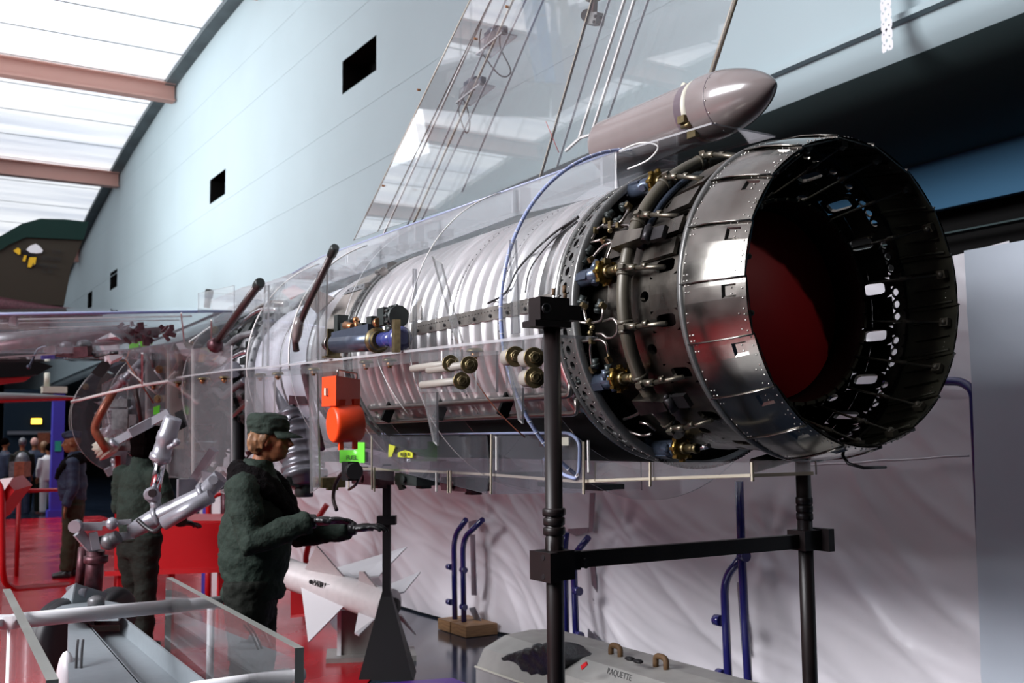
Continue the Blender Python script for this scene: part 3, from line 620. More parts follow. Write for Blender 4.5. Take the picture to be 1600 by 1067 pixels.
# --- petals: 18 overlapping plates, each with a pressed recess, a raised seam and rivets
PR0, PR1, PY = .532, .577, .252
def petR(y): return PR0 + (PR1-PR0)*math.sin(min(max(y/PY, 0), 1)*PI/2)
pt = MB(); ny, na = 9, 8; hw = 10.4
def petf(y, a, dr=0): return pol(y, petR(y) + .0035*(a/hw) + dr, a)
ysr = [0, .034, .0345, .086, .0865, .12, .16, .2, .235, PY]; asr = [-hw, -8.0, -7.95, -3.2, -3.15, 2, 5, 8, hw]
vs = []
for y in ysr:
    for a in asr:
        rec = 0
        vs.append(petf(y, a))
kk = len(asr)
for i in range(len(ysr)-1):
    pass
fs = []
skip = []
for i in range(len(ysr)-1):
    for j in range(len(asr)-1):
        if i == 2 and j == 2: skip = (i, j); continue
        fs.append((i*kk+j, (i+1)*kk+j, (i+1)*kk+j+1, i*kk+j+1))
pt.add(vs, fs, 0, True)
i, j = 2, 2; rim = [petf(ysr[2], asr[2]), petf(ysr[3], asr[2]), petf(ysr[3], asr[3]), petf(ysr[2], asr[3])]
inn = [petf(.037, -7.4, -.007), petf(.078, -7.4, -.007), petf(.078, -4.1, -.007), petf(.037, -4.1, -.007)]
pt.add(rim+inn, [(0, 1, 5, 4), (1, 2, 6, 5), (2, 3, 7, 6), (3, 0, 4, 7), (4, 5, 6, 7)], 0)
vs2 = [petf(y, a, -.005) for y in (0, PY/2, PY) for a in (-hw, 0, hw)]; pt.add(vs2, [(0, 1, 4, 3), (1, 2, 5, 4), (3, 4, 7, 6), (4, 5, 8, 7)], 1, True)
for y in (0, PY): pt.add([petf(y, -hw), petf(y, hw), petf(y, hw, -.005), petf(y, -hw, -.005)], [(0, 1, 2, 3)], 0)
for a in (-hw, hw): pt.add([petf(0, a), petf(PY, a), petf(PY, a, -.006), petf(0, a, -.006)], [(0, 1, 2, 3)], 0)
pt.tube([petf(y, hw-.35, .003) for y in (0, .08, .16, PY)], .003, 5)       # raised overlap seam
petal0 = ring_of(pt, 'petal', ['petal', 'petal_in'], 18, 168.5, 20)
rv = MB()
for (y, a) in [(.012, q) for q in (-9, -6, -2.6, 1, 5, 8.6)] + [(.055, -6.7), (.055, -4.6), (.05, -9.6), (.075, -9.6), (.235, -9.2), (.235, -7), (.22, -9.2), (.22, -7), (.235, 7.2), (.22, 7.2), (.235, 9.2), (.22, 9.2), (.235, 0), (.235, 3), (.03, 2.5), (.03, 7.8), (.012, 3)]:
    dr = -.0065 if a in (-4.6, -6.7) else 0; p = petf(y, a, dr); rv.ball(p, .0034, 6)
ring_of(rv, 'petal_rivets', 'rivet', 18, 168.5, 20)
for o in [o for o in bpy.data.objects if o.name.startswith('petal_rivets')]: o['kind'] = 'stuff'
g = MB(); g.lathe([(PY-.004, .555), (PY-.004, .584), (PY+.014, .584), (PY+.016, .556)]); eb(g, 'petal_hoop', 'flange')
g = MB(); g.lathe([(PY+.016, .577), (PY+.02, .579)], n=96); eb(g, 'hoop_painted_shadow', 'dark')  # thin dark ring painted as the shadow behind the hoop
# inside the nozzle: stiffened liner with round holes, slots, tie rods
sh = MB()
def shR(y): return .556 - .035*max(min((y-.25)/.6, 1), 0)
def shf(a, y, h): return pol(y, shR(y) - h, a)
rows = [(.25, .30), (.30, .46), (.46, .50)]
for k in range(18):
    a0 = 159.5 + 20*k
    # row of round holes against the petals
    for q in range(4):
        u0 = a0 + q*5
        if q in (0, 1, 3): sh.holed(shf, u0, u0+5, .25, .305, (u0+2.5, .283, 1.5, .014, 2), 12, .008)
        else: sh.add([shf(u0, .25, 0), shf(u0+5, .25, 0), shf(u0+5, .305, 0), shf(u0, .305, 0)], [(0, 1, 2, 3)])
    sh.holed(shf, a0+6, a0+14, .305, .46, (a0+10, .375, 2.35, .052, 5), 20, .014)       # slot at a0+10
    for (u0, u1) in ((a0, a0+6), (a0+14, a0+20)):
        n = 2
        for q in range(n): 
            ua, ub = u0+(u1-u0)*q/n, u0+(u1-u0)*(q+1)/n
            sh.add([shf(ua, .305, 0), shf(ub, .305, 0), shf(ub, .40, 0), shf(ua, .40, 0)], [(0, 1, 2, 3)])
    for (ua, ub, hole) in ((a0, a0+6, 0), (a0+14, a0+20, 0)):
        sh.add([shf(ua, .40, 0), shf(ub, .40, 0), shf(ub, .46, 0), shf(ua, .46, 0)], [(0, 1, 2, 3)])
    sh.holed(shf, a0-4, a0+4, .46, .54, (a0, .49, 2.1, .026, 2), 16, .02)
    sh.add([shf(a0+4, .46, 0), shf(a0+10, .46, 0), shf(a0+16, .46, 0), shf(a0+16, .54, 0), shf(a0+10, .54, 0), shf(a0+4, .54, 0)], [(0, 1, 4, 5), (1, 2, 3, 4)])
eb(sh, 'perforated_shroud', ['shroud', 'petal_in'])
g = MB(); g.lathe([(.54, shR(.54)), (.62, .535), (.66, .54), (.7, .528), (.86, .515), (.9, .5)]); eb(g, 'shroud_skin', 'shroud')
g = MB(); g.lathe([(.53, .50), (.56, .44), (.6, .40), (.9, .40)]); g.lathe([(.8, .5), (.86, .505), (.87, .6)]); eb(g, 'inner_bulkhead', 'dark')
g = MB()
for k in range(18):
    a = 160 + 20*k; g.tube([pol(y, petR(y)-.012, a) for y in (.02, .1, .18, .245)], .005, 5)
    g.prism([pol(.03, petR(.03)-.006, a+6), pol(.2, petR(.2)-.006, a+6), pol(.2, petR(.2)-.02, a+6), pol(.03, petR(.03)-.02, a+6)], pol(0, 1, a+96), .003)
    g.prism([pol(.05, petR(.05)-.006, a+13), pol(.22, petR(.2)-.006, a+13), pol(.22, petR(.2)-.018, a+13), pol(.05, petR(.03)-.018, a+13)], pol(0, 1, a+103), .003)
eb(g, 'petal_stiffeners', 'petal_in', kind='stuff')
# tie rods with end fittings
rd = MB(); rd.cyl(pol(.045, .512, 0), pol(.40, .395, 2.2), .0045, n=8); rd.cyl(pol(.15, .478, .6), pol(.19, .464, .9), .008, n=8)
rd.box(pol(.045, .518, 0), (.02, .035, .03)); rd.ball(pol(.045, .508, 0), .013, 8); rd.cyl(pol(.36, .41, 2), pol(.40, .395, 2.2), .009, n=8)
ring_of(rd, 'tie_rod', 'hose', 18, -8.6, 20)
# inner hot duct, its serrated lip and the red blanking cover
g = MB(); g.lathe([(.30, .372), (.34, .366), (.7, .36), (.9, .35)]); g.lathe([(.305, .38), (.5, .40), (.6, .42)]); eb(g, 'inner_duct', 'duct_in')
lp = MB(); lp.box(pol(.296, .374, 0), (.012, .016, .046)); lp.box(pol(.31, .38, 3.4), (.008, .02, .012)); ring_of(lp, 'duct_lip_tab', 'petal_in', 40, 0, 9)
g = MB(); g.turn((0, .42, 0), (0, 1, 0), [(0, .001), (0, .355), (.02, .359), (.03, .1)], 64); eb(g, 'blanking_cover', 'redcover', label='red cover closing the duct')
# --- perforated flange
fR = .605
fgr = MB()
def ff(a, y, h): return pol(y, fR - .018*(y-.86)/.1 - h, a)
for k in range(60):
    u0 = k*6; big = (k % 7 == 3)
    fgr.holed(ff, u0, u0+6, .875, .965, (u0+3, .92, 2.5 if big else 1.75, .019, 3 if big else 2), 14, .02)
eb(fgr, 'perforated_flange', ['flange', 'dark'])
g = MB(); g.lathe([(.87, fR-.03), (.98, fR-.045), (1.0, fR-.045)]); eb(g, 'flange_backing', 'dark')
g = MB(); g.lathe([(.83, .585), (.83, .612), (.842, .614), (.868, .608), (.875, .602)]); g.lathe([(.965, .588), (.97, .598), (.985, .598), (.99, .585)]); eb(g, 'flange_lip', 'flange')
g = MB()
for k in range(90):
    a = k*4; g.ball(pol(.868, .609, a), .0032, 5); g.ball(pol(.958, .592, a+2), .0032, 5)
eb(g, 'flange_rivets', 'rivet', kind='stuff')
g = MB(); 
for k in range(72):
    a = 250 + k*1.6; 
    if a < 300: g.box(pol(.835, .614, a), (.012, .012, .008), R=Matrix.Rotation(-math.radians(a), 3, 'Y'))
eb(g, 'flange_bolt_heads', 'darkrivet', kind='stuff')
# --- afterburner casing: corrugated barrel
prof = [(.985, .586), (1.10, .588)]
y = 1.10; B = .584
ribs = []
while y < 3.0:
    for dy, dr in ((0, 0), (.030, 0), (.036, .006), (.046, .0085), (.056, .006), (.062, 0), (.1, 0)):
        prof.append((y+dy, B+dr))
    y += .105
prof += [(3.02, .584)]
g = MB(); g.lathe(prof, n=128); eb(g, 'corrugated_casing', 'barrel')
g = MB(); g.lathe([(.985, .592), (.99, .596), (1.10, .596), (1.105, .586)]); eb(g, 'polished_band', 'bright')
for yy in (1.84, 2.63, 1.42):
    g = MB()
    for k in range(110):
        g.ball(pol(yy, .5855, k*360/110), .0045, 5)
    eb(g, 'rivet_row', 'darkrivet', kind='stuff')
    g = MB(); g.lathe([(yy-.017, .5845), (yy-.016, .5858), (yy+.016, .5858), (yy+.017, .5845)], n=128); eb(g, 'joint_strap', 'barrel')
# lengthwise riveted strap on the viewer's side
g = MB()
vs = [pol(1.0 + 1.25*i/12, .597, a) for i in range(13) for a in (172.6, 178.2)]
g.add(vs, [(2*i, 2*i+1, 2*i+3, 2*i+2) for i in range(12)], 0, True)
vs = [pol(1.0 + 1.25*i/12, r, a) for i in range(13) for (r, a) in ((.584, 172.4), (.597, 172.6))]; g.add(vs, [(2*i, 2*i+1, 2*i+3, 2*i+2) for i in range(12)])
vs = [pol(1.0 + 1.25*i/12, r, a) for i in range(13) for (r, a) in ((.597, 178.2), (.584, 178.4))]; g.add(vs, [(2*i, 2*i+1, 2*i+3, 2*i+2) for i in range(12)])
eb(g, 'lengthwise_strap', 'band_tan')
g = MB()
for i in range(44): g.ball(pol(1.02+.028*i, .598, 174.6), .0032, 5)
for i in range(9): g.cyl(pol(1.05+.14*i, .596, 176.6), pol(1.05+.14*i, .604, 176.6), .008, n=8)
eb(g, 'strap_fasteners', 'darkrivet', kind='stuff')
g = MB(); g.prism([wpol(2.5, .589, 172)-AX, wpol(2.2, .592, 160)-AX, wpol(2.16, .592, 171)-AX], pol(0, 1, 168), .004); eb(g, 'triangular_patch', 'band_tan')
# thin cable looping over the casing near the flange
g = MB(); g.tube(smoothpath([pol(1.02, .6, 138), pol(1.16, .6, 146), pol(1.3, .6, 158), pol(1.36, .6, 168), pol(1.5, .6, 171)], 8), .005, 6); g.tube(smoothpath([pol(1.0, .6, 141), pol(1.12, .6, 149), pol(1.2, .6, 160), pol(1.2, .6, 170)], 8), .0035, 6); eb(g, 'casing_cable', 'darkrivet')
# --- clamp rings and forward casings
g = MB()
for yy, r in ((3.03, .594), (3.12, .594)): g.lathe([(yy-.012, .575), (yy-.012, r), (yy, r+.005), (yy+.012, r), (yy+.012, .575)])
eb(g, 'clamp_ring', 'flange')
g = MB()
for k in range(60): g.box(pol(3.075, .588, k*6), (.01, .03, .02), R=Matrix.Rotation(-math.radians(k*6), 3, 'Y'))
eb(g, 'clamp_teeth', 'darkrivet', kind='stuff')
g = MB(); g.lathe([(3.0, .57), (3.14, .572), (3.15, .579), (3.45, .577), (3.46, .582), (3.48, .582), (3.5, .572), (3.62, .57), (3.63, .575), (3.66, .575), (3.68, .54), (3.76, .535)], mis=[0, 0, 0, 0, 0, 0, 1, 1, 1, 1, 2]); eb(g, 'midsection_casing', ['band_tan', 'barrel', 'flange'])
g = MB()
vs = [pol(3.15 + .35*i/4, .583, a) for i in range(5) for a in (133, 139)]; g.add(vs, [(2*i, 2*i+1, 2*i+3, 2*i+2) for i in range(4)], 0, True)
for i in range(5): g.ball(pol(3.18+.07*i, .585, 136), .006, 6)
eb(g, 'midsection_strap', 'greyeq')
g = MB(); g.cyl(pol(3.02, .605, 130), pol(3.14, .605, 128), .018, n=10); g.cyl(pol(3.0, .605, 131), pol(3.02, .605, 130), .026, n=10); g.box(pol(3.08, .60, 121), (.03, .06, .03)); g.box(pol(3.08, .60, 140), (.02, .05, .025)); eb(g, 'clamp_bolt', 'pipe')
g = MB(); g.lathe([(3.74, .545), (3.78, .555), (4.1, .55), (4.45, .54), (4.9, .515), (5.0, .5)]); eb(g, 'white_duct', 'whiteduct')
g = MB(); g.lathe([(3.72, .53), (3.74, .566), (3.77, .566), (3.79, .54)]); g.lathe([(4.28, .545), (4.285, .552), (4.3, .552), (4.305, .545)]); eb(g, 'duct_seam_ring', 'greyeq')
g = MB(); g.lathe([(4.95, .5), (4.96, .55), (5.0, .555), (5.06, .55), (5.08, .5)]); g.lathe([(5.1, .47), (5.3, .48), (5.32, .53), (5.38, .53), (5.4, .46), (5.9, .45), (5.92, .5), (5.97, .5), (6.0, .42), (6.6, .38)]); eb(g, 'compressor_casing', 'greyeq')
g = MB()
for k in range(40): g.cyl(pol(4.95, .535, k*9), pol(5.1, .535, k*9), .011, n=6)
for k in range(24): g.box(pol(5.2, .5, k*15+4), (.05, .16, .05)); g.cyl(pol(5.1, .52, k*15), pol(5.9, .49, k*15+8), .008, n=6)
rng = random.Random(3)
for k in range(46):
    a = rng.uniform(95, 265); yv = rng.uniform(5.05, 6.4); s = rng.uniform(.03, .09)
    if k % 3: g.box(pol(yv, .5+rng.uniform(0, .05), a), (s, s*1.6, s), R=Matrix.Rotation(-math.radians(a+rng.uniform(-20, 20)), 3, 'Y'))
    else: g.cyl(pol(yv, .53, a), pol(yv+s*2, .53, a+3), s*.4, n=8)
eb(g, 'accessory_fittings', 'darkeq', kind='stuff')
for k, (a, col) in enumerate(((118, 'pipe'), (126, 'chrome'), (150, 'greyeq'), (165, 'chrome'), (186, 'greyeq'), (201, 'pipe'))):
    g = MB(); g.tube(smoothpath([pol(4.98, .57, a), pol(5.15, .62, a+5), pol(5.45, .6, a+9), pol(5.8, .55, a+4), pol(6.3, .5, a+8)], 6), .018 if k % 2 else .027, 8); eb(g, 'air_pipe', col)
g = MB(); g.cyl(pol(5.12, .62, 178), pol(5.5, .62, 180), .05, n=14); g.cyl(pol(5.08, .62, 178), pol(5.12, .62, 178), .06, n=14); eb(g, 'fuel_pump', 'gear')
# lower pipes along the casing
for (a, r, rr) in ((212, .6, .013), (219, .615, .011)):
    g = MB(); g.tube(rounded([pol(.99, r-.02, a-5), pol(.99, r+.012, a), pol(1.3, r+.012, a), pol(2.9, r+.012, a), pol(3.0, r-.03, a)], .05), rr, 8); eb(g, 'drain_pipe', 'pipe')
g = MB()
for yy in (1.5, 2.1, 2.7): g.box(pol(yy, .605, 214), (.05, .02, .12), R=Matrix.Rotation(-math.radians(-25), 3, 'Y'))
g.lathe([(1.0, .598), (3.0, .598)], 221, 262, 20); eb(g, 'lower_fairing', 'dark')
# --- olive ring hose round the shroud with clamps, turnbuckles and brackets
g = MB(); pts = [pol(.555, .585, a) for a in range(88, 232, 4)]; g.tube([pol(.5, .56, 84)] + pts + [pol(.58, .575, 236)], .026, 14); eb(g, 'ring_hose', 'hose')
g = MB(); g.tube([pol(.535, .552, a) for a in range(120, 164, 4)], .015, 10); eb(g, 'second_hose', 'blueact')
for k, a in enumerate((110, 130, 149.5, 169.5, 189.5, 209.5, 229.5)):
    cl = MB(); 
    for dy in (-1.6, 1.6): cl.turn(pol(.555, .585, a+dy), pol(0, 1, a+90), [(-.006, .03), (.006, .03)], 14)
    cl.box(pol(.53, .612, a), (.03, .03, .016), R=Matrix.Rotation(-math.radians(a), 3, 'Y')); c_ = eb(cl, 'hose_clamp', 'hose')
    tb = MB(); tb.cyl(pol(.52, .605, a), pol(.475, .598, a+.5), .013, n=8); tb.cyl(pol(.475, .598, a+.5), pol(.36, .562, a+1), .0085, n=8); tb.ball(pol(.53, .607, a), .013, 8); tb.cyl(pol(.45, .59, a), pol(.43, .585, a), .012, n=6); eb(tb, 'turnbuckle', 'hosemetal', c_)
for a in (159.5, 217.5):
    g = MB(); q = [pol(.6, .57, a-3.2), pol(.6, .57, a+3.2), pol(.44, .6, a+2.2), pol(.43, .6, a-2.2)]; q2 = [pol(.6, .635, a-3), pol(.6, .635, a+3), pol(.44, .632, a+1.8), pol(.44, .632, a-1.8)]
    g.add(q+q2, [(3, 2, 1, 0), (4, 5, 6, 7), (0, 1, 5, 4), (1, 2, 6, 5), (2, 3, 7, 6), (3, 0, 4, 7)]); b0 = eb(g, 'hose_bracket', 'shroud')
    g = MB(); g.cyl(pol(.425, .615, a-2.5), pol(.425, .615, a+2.8), .017, n=10); g.ball(pol(.425, .617, a-2.6), .012, 8); g.box(pol(.38, .6, a), (.02, .07, .05), R=Matrix.Rotation(-math.radians(a), 3, 'Y')); eb(g, 'bracket_pin', 'darkrivet', b0)
    g = MB(); 
    for i in range(7): g.ball(pol(.595-.02*i, .625, a-3.0+.1*i), .0025, 5)
# --- blue-grey actuators on the well in front of the flange
def actuator(a, full=True):
    r = .575
    g = MB(); g.cyl(pol(.86, r, a+1), pol(.70, r, a), .033, n=16); g.cyl(pol(.875, r, a+1.2), pol(.86, r, a+1), .024, n=12); g.box(pol(.8, r+.02, a+1), (.03, .07, .03), R=Matrix.Rotation(-math.radians(a), 3, 'Y'))
    g.cyl(pol(.845, r, a+1), pol(.845, r+.01, a+4.6), .015, n=10); g.cyl(pol(.74, r+.02, a-1), pol(.74, r+.01, a-4.6), .015, n=10); g.cyl(pol(.74, r, a), pol(.735, r+.01, a+4.4), .014, n=10); g.box(pol(.86, r, a), (.05, .02, .1), R=Matrix.Rotation(-math.radians(a), 3, 'Y')); o = eb(g, 'actuator', 'blueact')
    g = MB(); g.turn(pol(.70, r, a), (0, -1, 0), [(-.006, .034), (0, .045), (.012, .047), (.02, .040), (.022, .03)], 18)
    for k in range(8):
        q = 2*PI*k/8; g.box(pol(.688, r, a) + Vector((math.cos(q), 0, math.sin(q)))*.046, (.012, .022, .012))
    eb(g, 'actuator_ring', 'gold', o)
    g = MB(); g.cyl(pol(.685, r, a), pol(.66, r, a), .024, n=12); g.cyl(pol(.665, r, a), pol(.60, r, a), .0155, n=8); g.cyl(pol(.62, r, a), pol(.60, r, a), .019, n=8); eb(g, 'gland_nut', 'brass', o)
    g = MB(); g.cyl(pol(.66, r, a), pol(.615, r, a), .014, n=10); g.cyl(pol(.6, r, a), pol(.54, r-.01, a), .01, n=10); eb(g, 'actuator_piston', 'chrome', o)
    return o
for a in (122, 168, 208.5, 248): actuator(a)
# --- hydraulic pipework traced over the well
def ppipe(pts, r=.0058, m='pipe', R=.585):
    w = [onC(x, y, R) - AX for x, y in pts]; g = MB(); g.tube(rounded(w, .022, 4), r, 7); return eb(g, 'hydraulic_pipe', m)
pp = [[(948, 345), (943, 352), (932, 358), (926, 372), (920, 378), (923, 379), (945, 373)], [(983, 322), (979, 335), (970, 348), (955, 351), (932, 356)],
      [(945, 356), (965, 352), (984, 352), (985, 360), (972, 374), (955, 377)], [(944, 375), (955, 376), (957, 382), (950, 400), (948, 408)], [(958, 378), (942, 384), (932, 395), (924, 405)],
      [(912, 478), (915, 500), (922, 505), (938, 502), (942, 495), (942, 478)], [(901, 506), (904, 503), (922, 505)], [(901, 505), (902, 525), (908, 534), (925, 532), (938, 530), (948, 537), (951, 560)],
      [(943, 502), (958, 497), (965, 505), (965, 520), (958, 528), (948, 528), (942, 522), (932, 521)], [(924, 533), (922, 545), (924, 565), (926, 575)],
      [(975, 655), (990, 650), (1005, 641), (1020, 645), (1030, 655)], [(970, 665), (985, 675), (1003, 681), (1018, 678)], [(1000, 660), (1012, 662), (1024, 672)]]
for q in pp: ppipe(q)
g = MB()
for (x, y) in ((955, 351), (944, 375), (922, 504), (925, 532), (982, 322), (948, 345), (948, 408), (924, 405), (942, 478), (912, 478), (951, 562), (926, 577), (930, 360), (968, 352)):
    p = onC(x, y, .588) - AX; g.box(p, (.02, .016, .026), R=Matrix.Rotation(-math.radians(30*(x % 5)), 3, 'Y'))
for (x, y) in ((953, 360), (925, 512), (922, 520)): g.ball(onC(x, y, .59)-AX, .011, 8)
eb(g, 'pipe_unions', 'brass', kind='stuff')
g = MB()
for (x, y) in ((958, 331), (972, 340), (982, 318), (905, 400), (918, 402), (945, 405), (912, 462), (940, 468), (905, 455), (915, 470), (938, 474), (925, 385), (912, 550), (930, 560), (905, 585), (950, 570)):
    p = onC(x, y, .575) - AX; a = math.degrees(math.atan2(p[2], p[0])); g.cyl(p, pol(p[1]+.01, .58, a+3.6), .014, n=8); g.turn(pol(p[1]+.005, .58, a+2.5), pol(0, 1, a+90), [(-.006, .019), (.006, .019)], 6)
eb(g, 'hose_unions', 'darkeq', kind='stuff')
for (y0, y1, a0, a1) in ((.62, .74, 138, 152), (.60, .70, 172, 182), (.66, .76, 152, 161)):
    g = MB(); vs = [pol(y, .548, a) for y in (y0, y1) for a in (a0, (a0+a1)/2, a1)]; g.add(vs, [(0, 1, 4, 3), (1, 2, 5, 4)], 0, True); eb(g, 'shroud_plate', 'shroud')
for (y0, y1, a0, a1) in ((.31, .46, 138.5, 147), (.31, .5, 152, 158), (.31, .5, 160.5, 166.5), (.31, .45, 120, 136)):
    g = MB(); q = [pol(y0, .575, a0), pol(y0, .575, a1), pol(y1, .56, a1), pol(y1, .56, a0)]; q2 = [v*1.0 - pol(0, .016, (a0+a1)/2) for v in q]
    g.add(q+q2, [(0, 1, 2, 3), (0, 4, 5, 1), (1, 5, 6, 2), (2, 6, 7, 3), (3, 7, 4, 0)]); eb(g, 'shroud_stiffener', 'shroud')
# small fittings near the two stays on the rim
for a in (171, 191.5, 151): g = MB(); g.cyl(pol(.01, .515, a), pol(.01, .535, a), .008, n=8); g.ball(pol(.01, .51, a), .011, 8); eb(g, 'rim_nut', 'petal_in')
g = MB(); p0, p1, p2, p3 = [onC(x, y, .56) - AX for x, y in ((1215, 716), (1235, 718), (1245, 720), (1262, 722))]
g.tube([A(0, .1, -.56), A(-.02, .06, -.585), A(.02, .03, -.6), A(.12, .02, -.6)], .006, 6); eb(g, 'drain_wire', 'darkrivet')
# ================================================================ BRAKE PARACHUTE POD
pc = A(2.885, 0, 0); axd = A(0, 1, 0)
tip = onX(1213, 150, 2.885); Rp = .098
zc = onX(1150, 160, 2.885)[2]
pz = zc - .0
podo = thing('parachute_pod', (2.885, 3.2, pz-.1), 'brown grey cylindrical pod with rounded riveted nose above the nozzle', 'pod')
PX, PZ = 2.885, onX(1126, 163, 2.885)[2]
Yt = tip[1] - .0; Yj = onX(1110, 165, 2.885)[1]; Ye = onX(956, 215, 2.885)[1]
def plathe(prof, name, m, **k):
    g = MB(); g.lathe([(y, r) for y, r in prof], n=48, o=(PX, 0, PZ)); return g.build(name, m, podo, **k)
L = Yj - Yt
plathe([(Ye+.02, 0.001), (Ye+.02, .1), (Ye+.012, 0.1293), (Ye, 0.1293), (Yj+.08, 0.1293)], 'pod_body', 'pod')
plathe([(Yj+.08, 0.1299), (Yj+.035, 0.1299)], 'dark_band', 'podband')
plathe([(Yj+.035, 0.1311), (Yj+.012, 0.1324), (Yj+.010, .1)], 'strap', 'cream')
plathe([(Yj+.011, .1), (Yj+.004, .1)], 'joint_gap', 'dark')
nose = [(Yj+.004, 0.1232), (Yj+.002, 0.1354)] + [(Yj - L*t, 0.1354*max(1-t**2.1, 0)**.72) for t in (0, .1, .2, .3, .4, .5, .6, .7, .8, .88, .94, .98, 1.0)]
plathe(nose, 'nose_cap', 'pod')
g = MB()
for k in range(16):
    a = math.radians(k*22.5+8); g.ball((PX + 0.1280*math.cos(a), Yj-L*.3, PZ + 0.1280*math.sin(a)), .0035, 6)
g.build('nose_rivets', 'rivet', podo, kind='stuff')
g = MB(); g.lathe([(Yj-L*.275, 0.1302), (Yj-L*.283, 0.1295)], n=48, o=(PX, 0, PZ)); g.build('nose_seam', 'podband', podo)
a = math.radians(205); g = MB(); g.box((PX+.137*math.cos(a), Yj+.03, PZ+.137*math.sin(a)), (.02, .04, .03)); g.cyl((PX+.137*math.cos(a+.2), Yj+.05, PZ+.137*math.sin(a+.2)), (PX+.137*math.cos(a+.2), Yj, PZ+.137*math.sin(a+.2)), .01); g.box((PX+.135*math.cos(a+.5), Yj+.02, PZ+.135*math.sin(a+.5)), (.02, .05, .04)); g.build('latch', 'brass', podo)
g = MB(); g.box((PX-.1, Ye+.02, PZ), (.01, .02, .16)); g.build('mounting_flange', 'clear', podo)
# ================================================================ STAND
st = thing('engine_stand', (2.5, 2.87, 0), 'dark steel post stand with crossbar carrying the engine tail', 'stand')
def post(x, y, top, nuts):
    g = MB(); g.cyl((x, y, 0), (x, y, top), .0285, n=20); p = g.build('post', 'blackmetal', st)
    for z, h, r in nuts:
        g = MB(); g.turn((x, y, z), (0, 0, 1), [(0, r*.92), (.004, r), (h-.004, r), (h, r*.92)], 6); g.build('hex_collar', 'blackmetal', p)
    return p
def zz(px, py, Y): return onY(px, py, Y)[2]
lx = onY(866, 820, 2.87); rx = onY(1257, 800, 2.9)
z1 = lambda py: onY(866, py, 2.87)[2]; z2 = lambda py: onY(1257, py, 2.9)[2]
post(lx[0], 2.87, z1(505), [(z1(806), z1(794)-z1(806), .040), (z1(821), z1(808)-z1(821), .037), (z1(836), z1(823)-z1(836), .038), (z1(864), z1(838)-z1(864), .032)])
post(rx[0], 2.9, z2(700), [(z2(788), z2(776)-z2(788), .036), (z2(800), z2(789)-z2(800), .036), (z2(812), z2(801)-z2(812), .036)])
g = MB(); zc1 = z1(882); g.box((lx[0], 2.87, zc1), (.095, .09, .092)); g.box((lx[0]-.055, 2.85, zc1), (.03, .12, .092)); g.box((lx[0]+.06, 2.87, zc1+.01), (.05, .05, .06)); c = g.build('clamp_block', 'blackmetal', st)
g = MB()
for dz in (-.03, .03): g.cyl((lx[0]-.072, 2.83, zc1+dz), (lx[0]-.066, 2.83, zc1+dz), .009, n=8); g.cyl((lx[0]+.1, 2.835, zc1+dz*.3), (lx[0]+.1, 2.845, zc1+dz*.3), .008, n=8)
g.build('clamp_bolts', 'darkrivet', c, kind='stuff')
g = MB(); zc2 = z2(843); g.box((rx[0], 2.9, zc2), (.1, .09, .075)); g.box((rx[0]+.055, 2.88, zc2), (.03, .12, .085)); g.build('clamp_block', 'blackmetal', st)
g = MB(); g.bar((lx[0]+.03, 2.87, z1(877)), (rx[0], 2.9, z2(845)), .03, .052); g.build('crossbar', 'blackmetal', st)
hb = onY(858, 484, 2.87); g = MB(); g.box((hb[0], 2.87, hb[2]), (.115, .07, .075)); g.box((hb[0]-.01, 2.87, hb[2]-.05), (.14, .08, .02)); g.box((hb[0]+.09, 2.95, hb[2]), (.12, .1, .05)); s_ = g.build('saddle_block', 'blackmetal', st)
g = MB(); e = onY(853, 482, 2.83); g.turn(e, (0, -1, 0), [(0, .017), (.006, .017), (.006, .012), (-.0, .011), (-.002, .001)], 16); g.build('saddle_bolt', 'darkrivet', s_)
g = MB()
for (x, y) in ((865, 456), (882, 452), (883, 463)): e = onY(x, y, 2.86); g.cyl(e - A(0, 0, .012), e + A(0, 0, .012), .007, n=6)
g.build('saddle_studs', 'rust', s_, kind='stuff')
g = MB(); g.box((lx[0], 2.87, .01), (.25, .25, .02)); g.build('foot_plate', 'blackmetal', st); g = MB(); g.box((rx[0], 2.9, .01), (.25, .25, .02)); g.build('foot_plate', 'blackmetal', st)
g = MB(); g.tube([(rx[0], 2.9, z2(705)), (2.885, 2.95, AX[2]-.6)], .028, 12); g.build('upper_stay', 'blackmetal', st)
# ================================================================ CLEAR AIRFRAME
af = thing('clear_airframe', (2.885, 6.0, 1.35), 'transparent acrylic fighter airframe with tall clear fin enclosing the engine', 'aircraft')
def plate(name, pts, nrm, th, fm='clear', em='edge', parent=None, **k):
    g = MB(); g.prism(pts, nrm, th, 0, 1); return g.build(name, [fm, em], parent or af, **k)
def onXs(pts, X): return [onX(x, y, X) for x, y in pts]
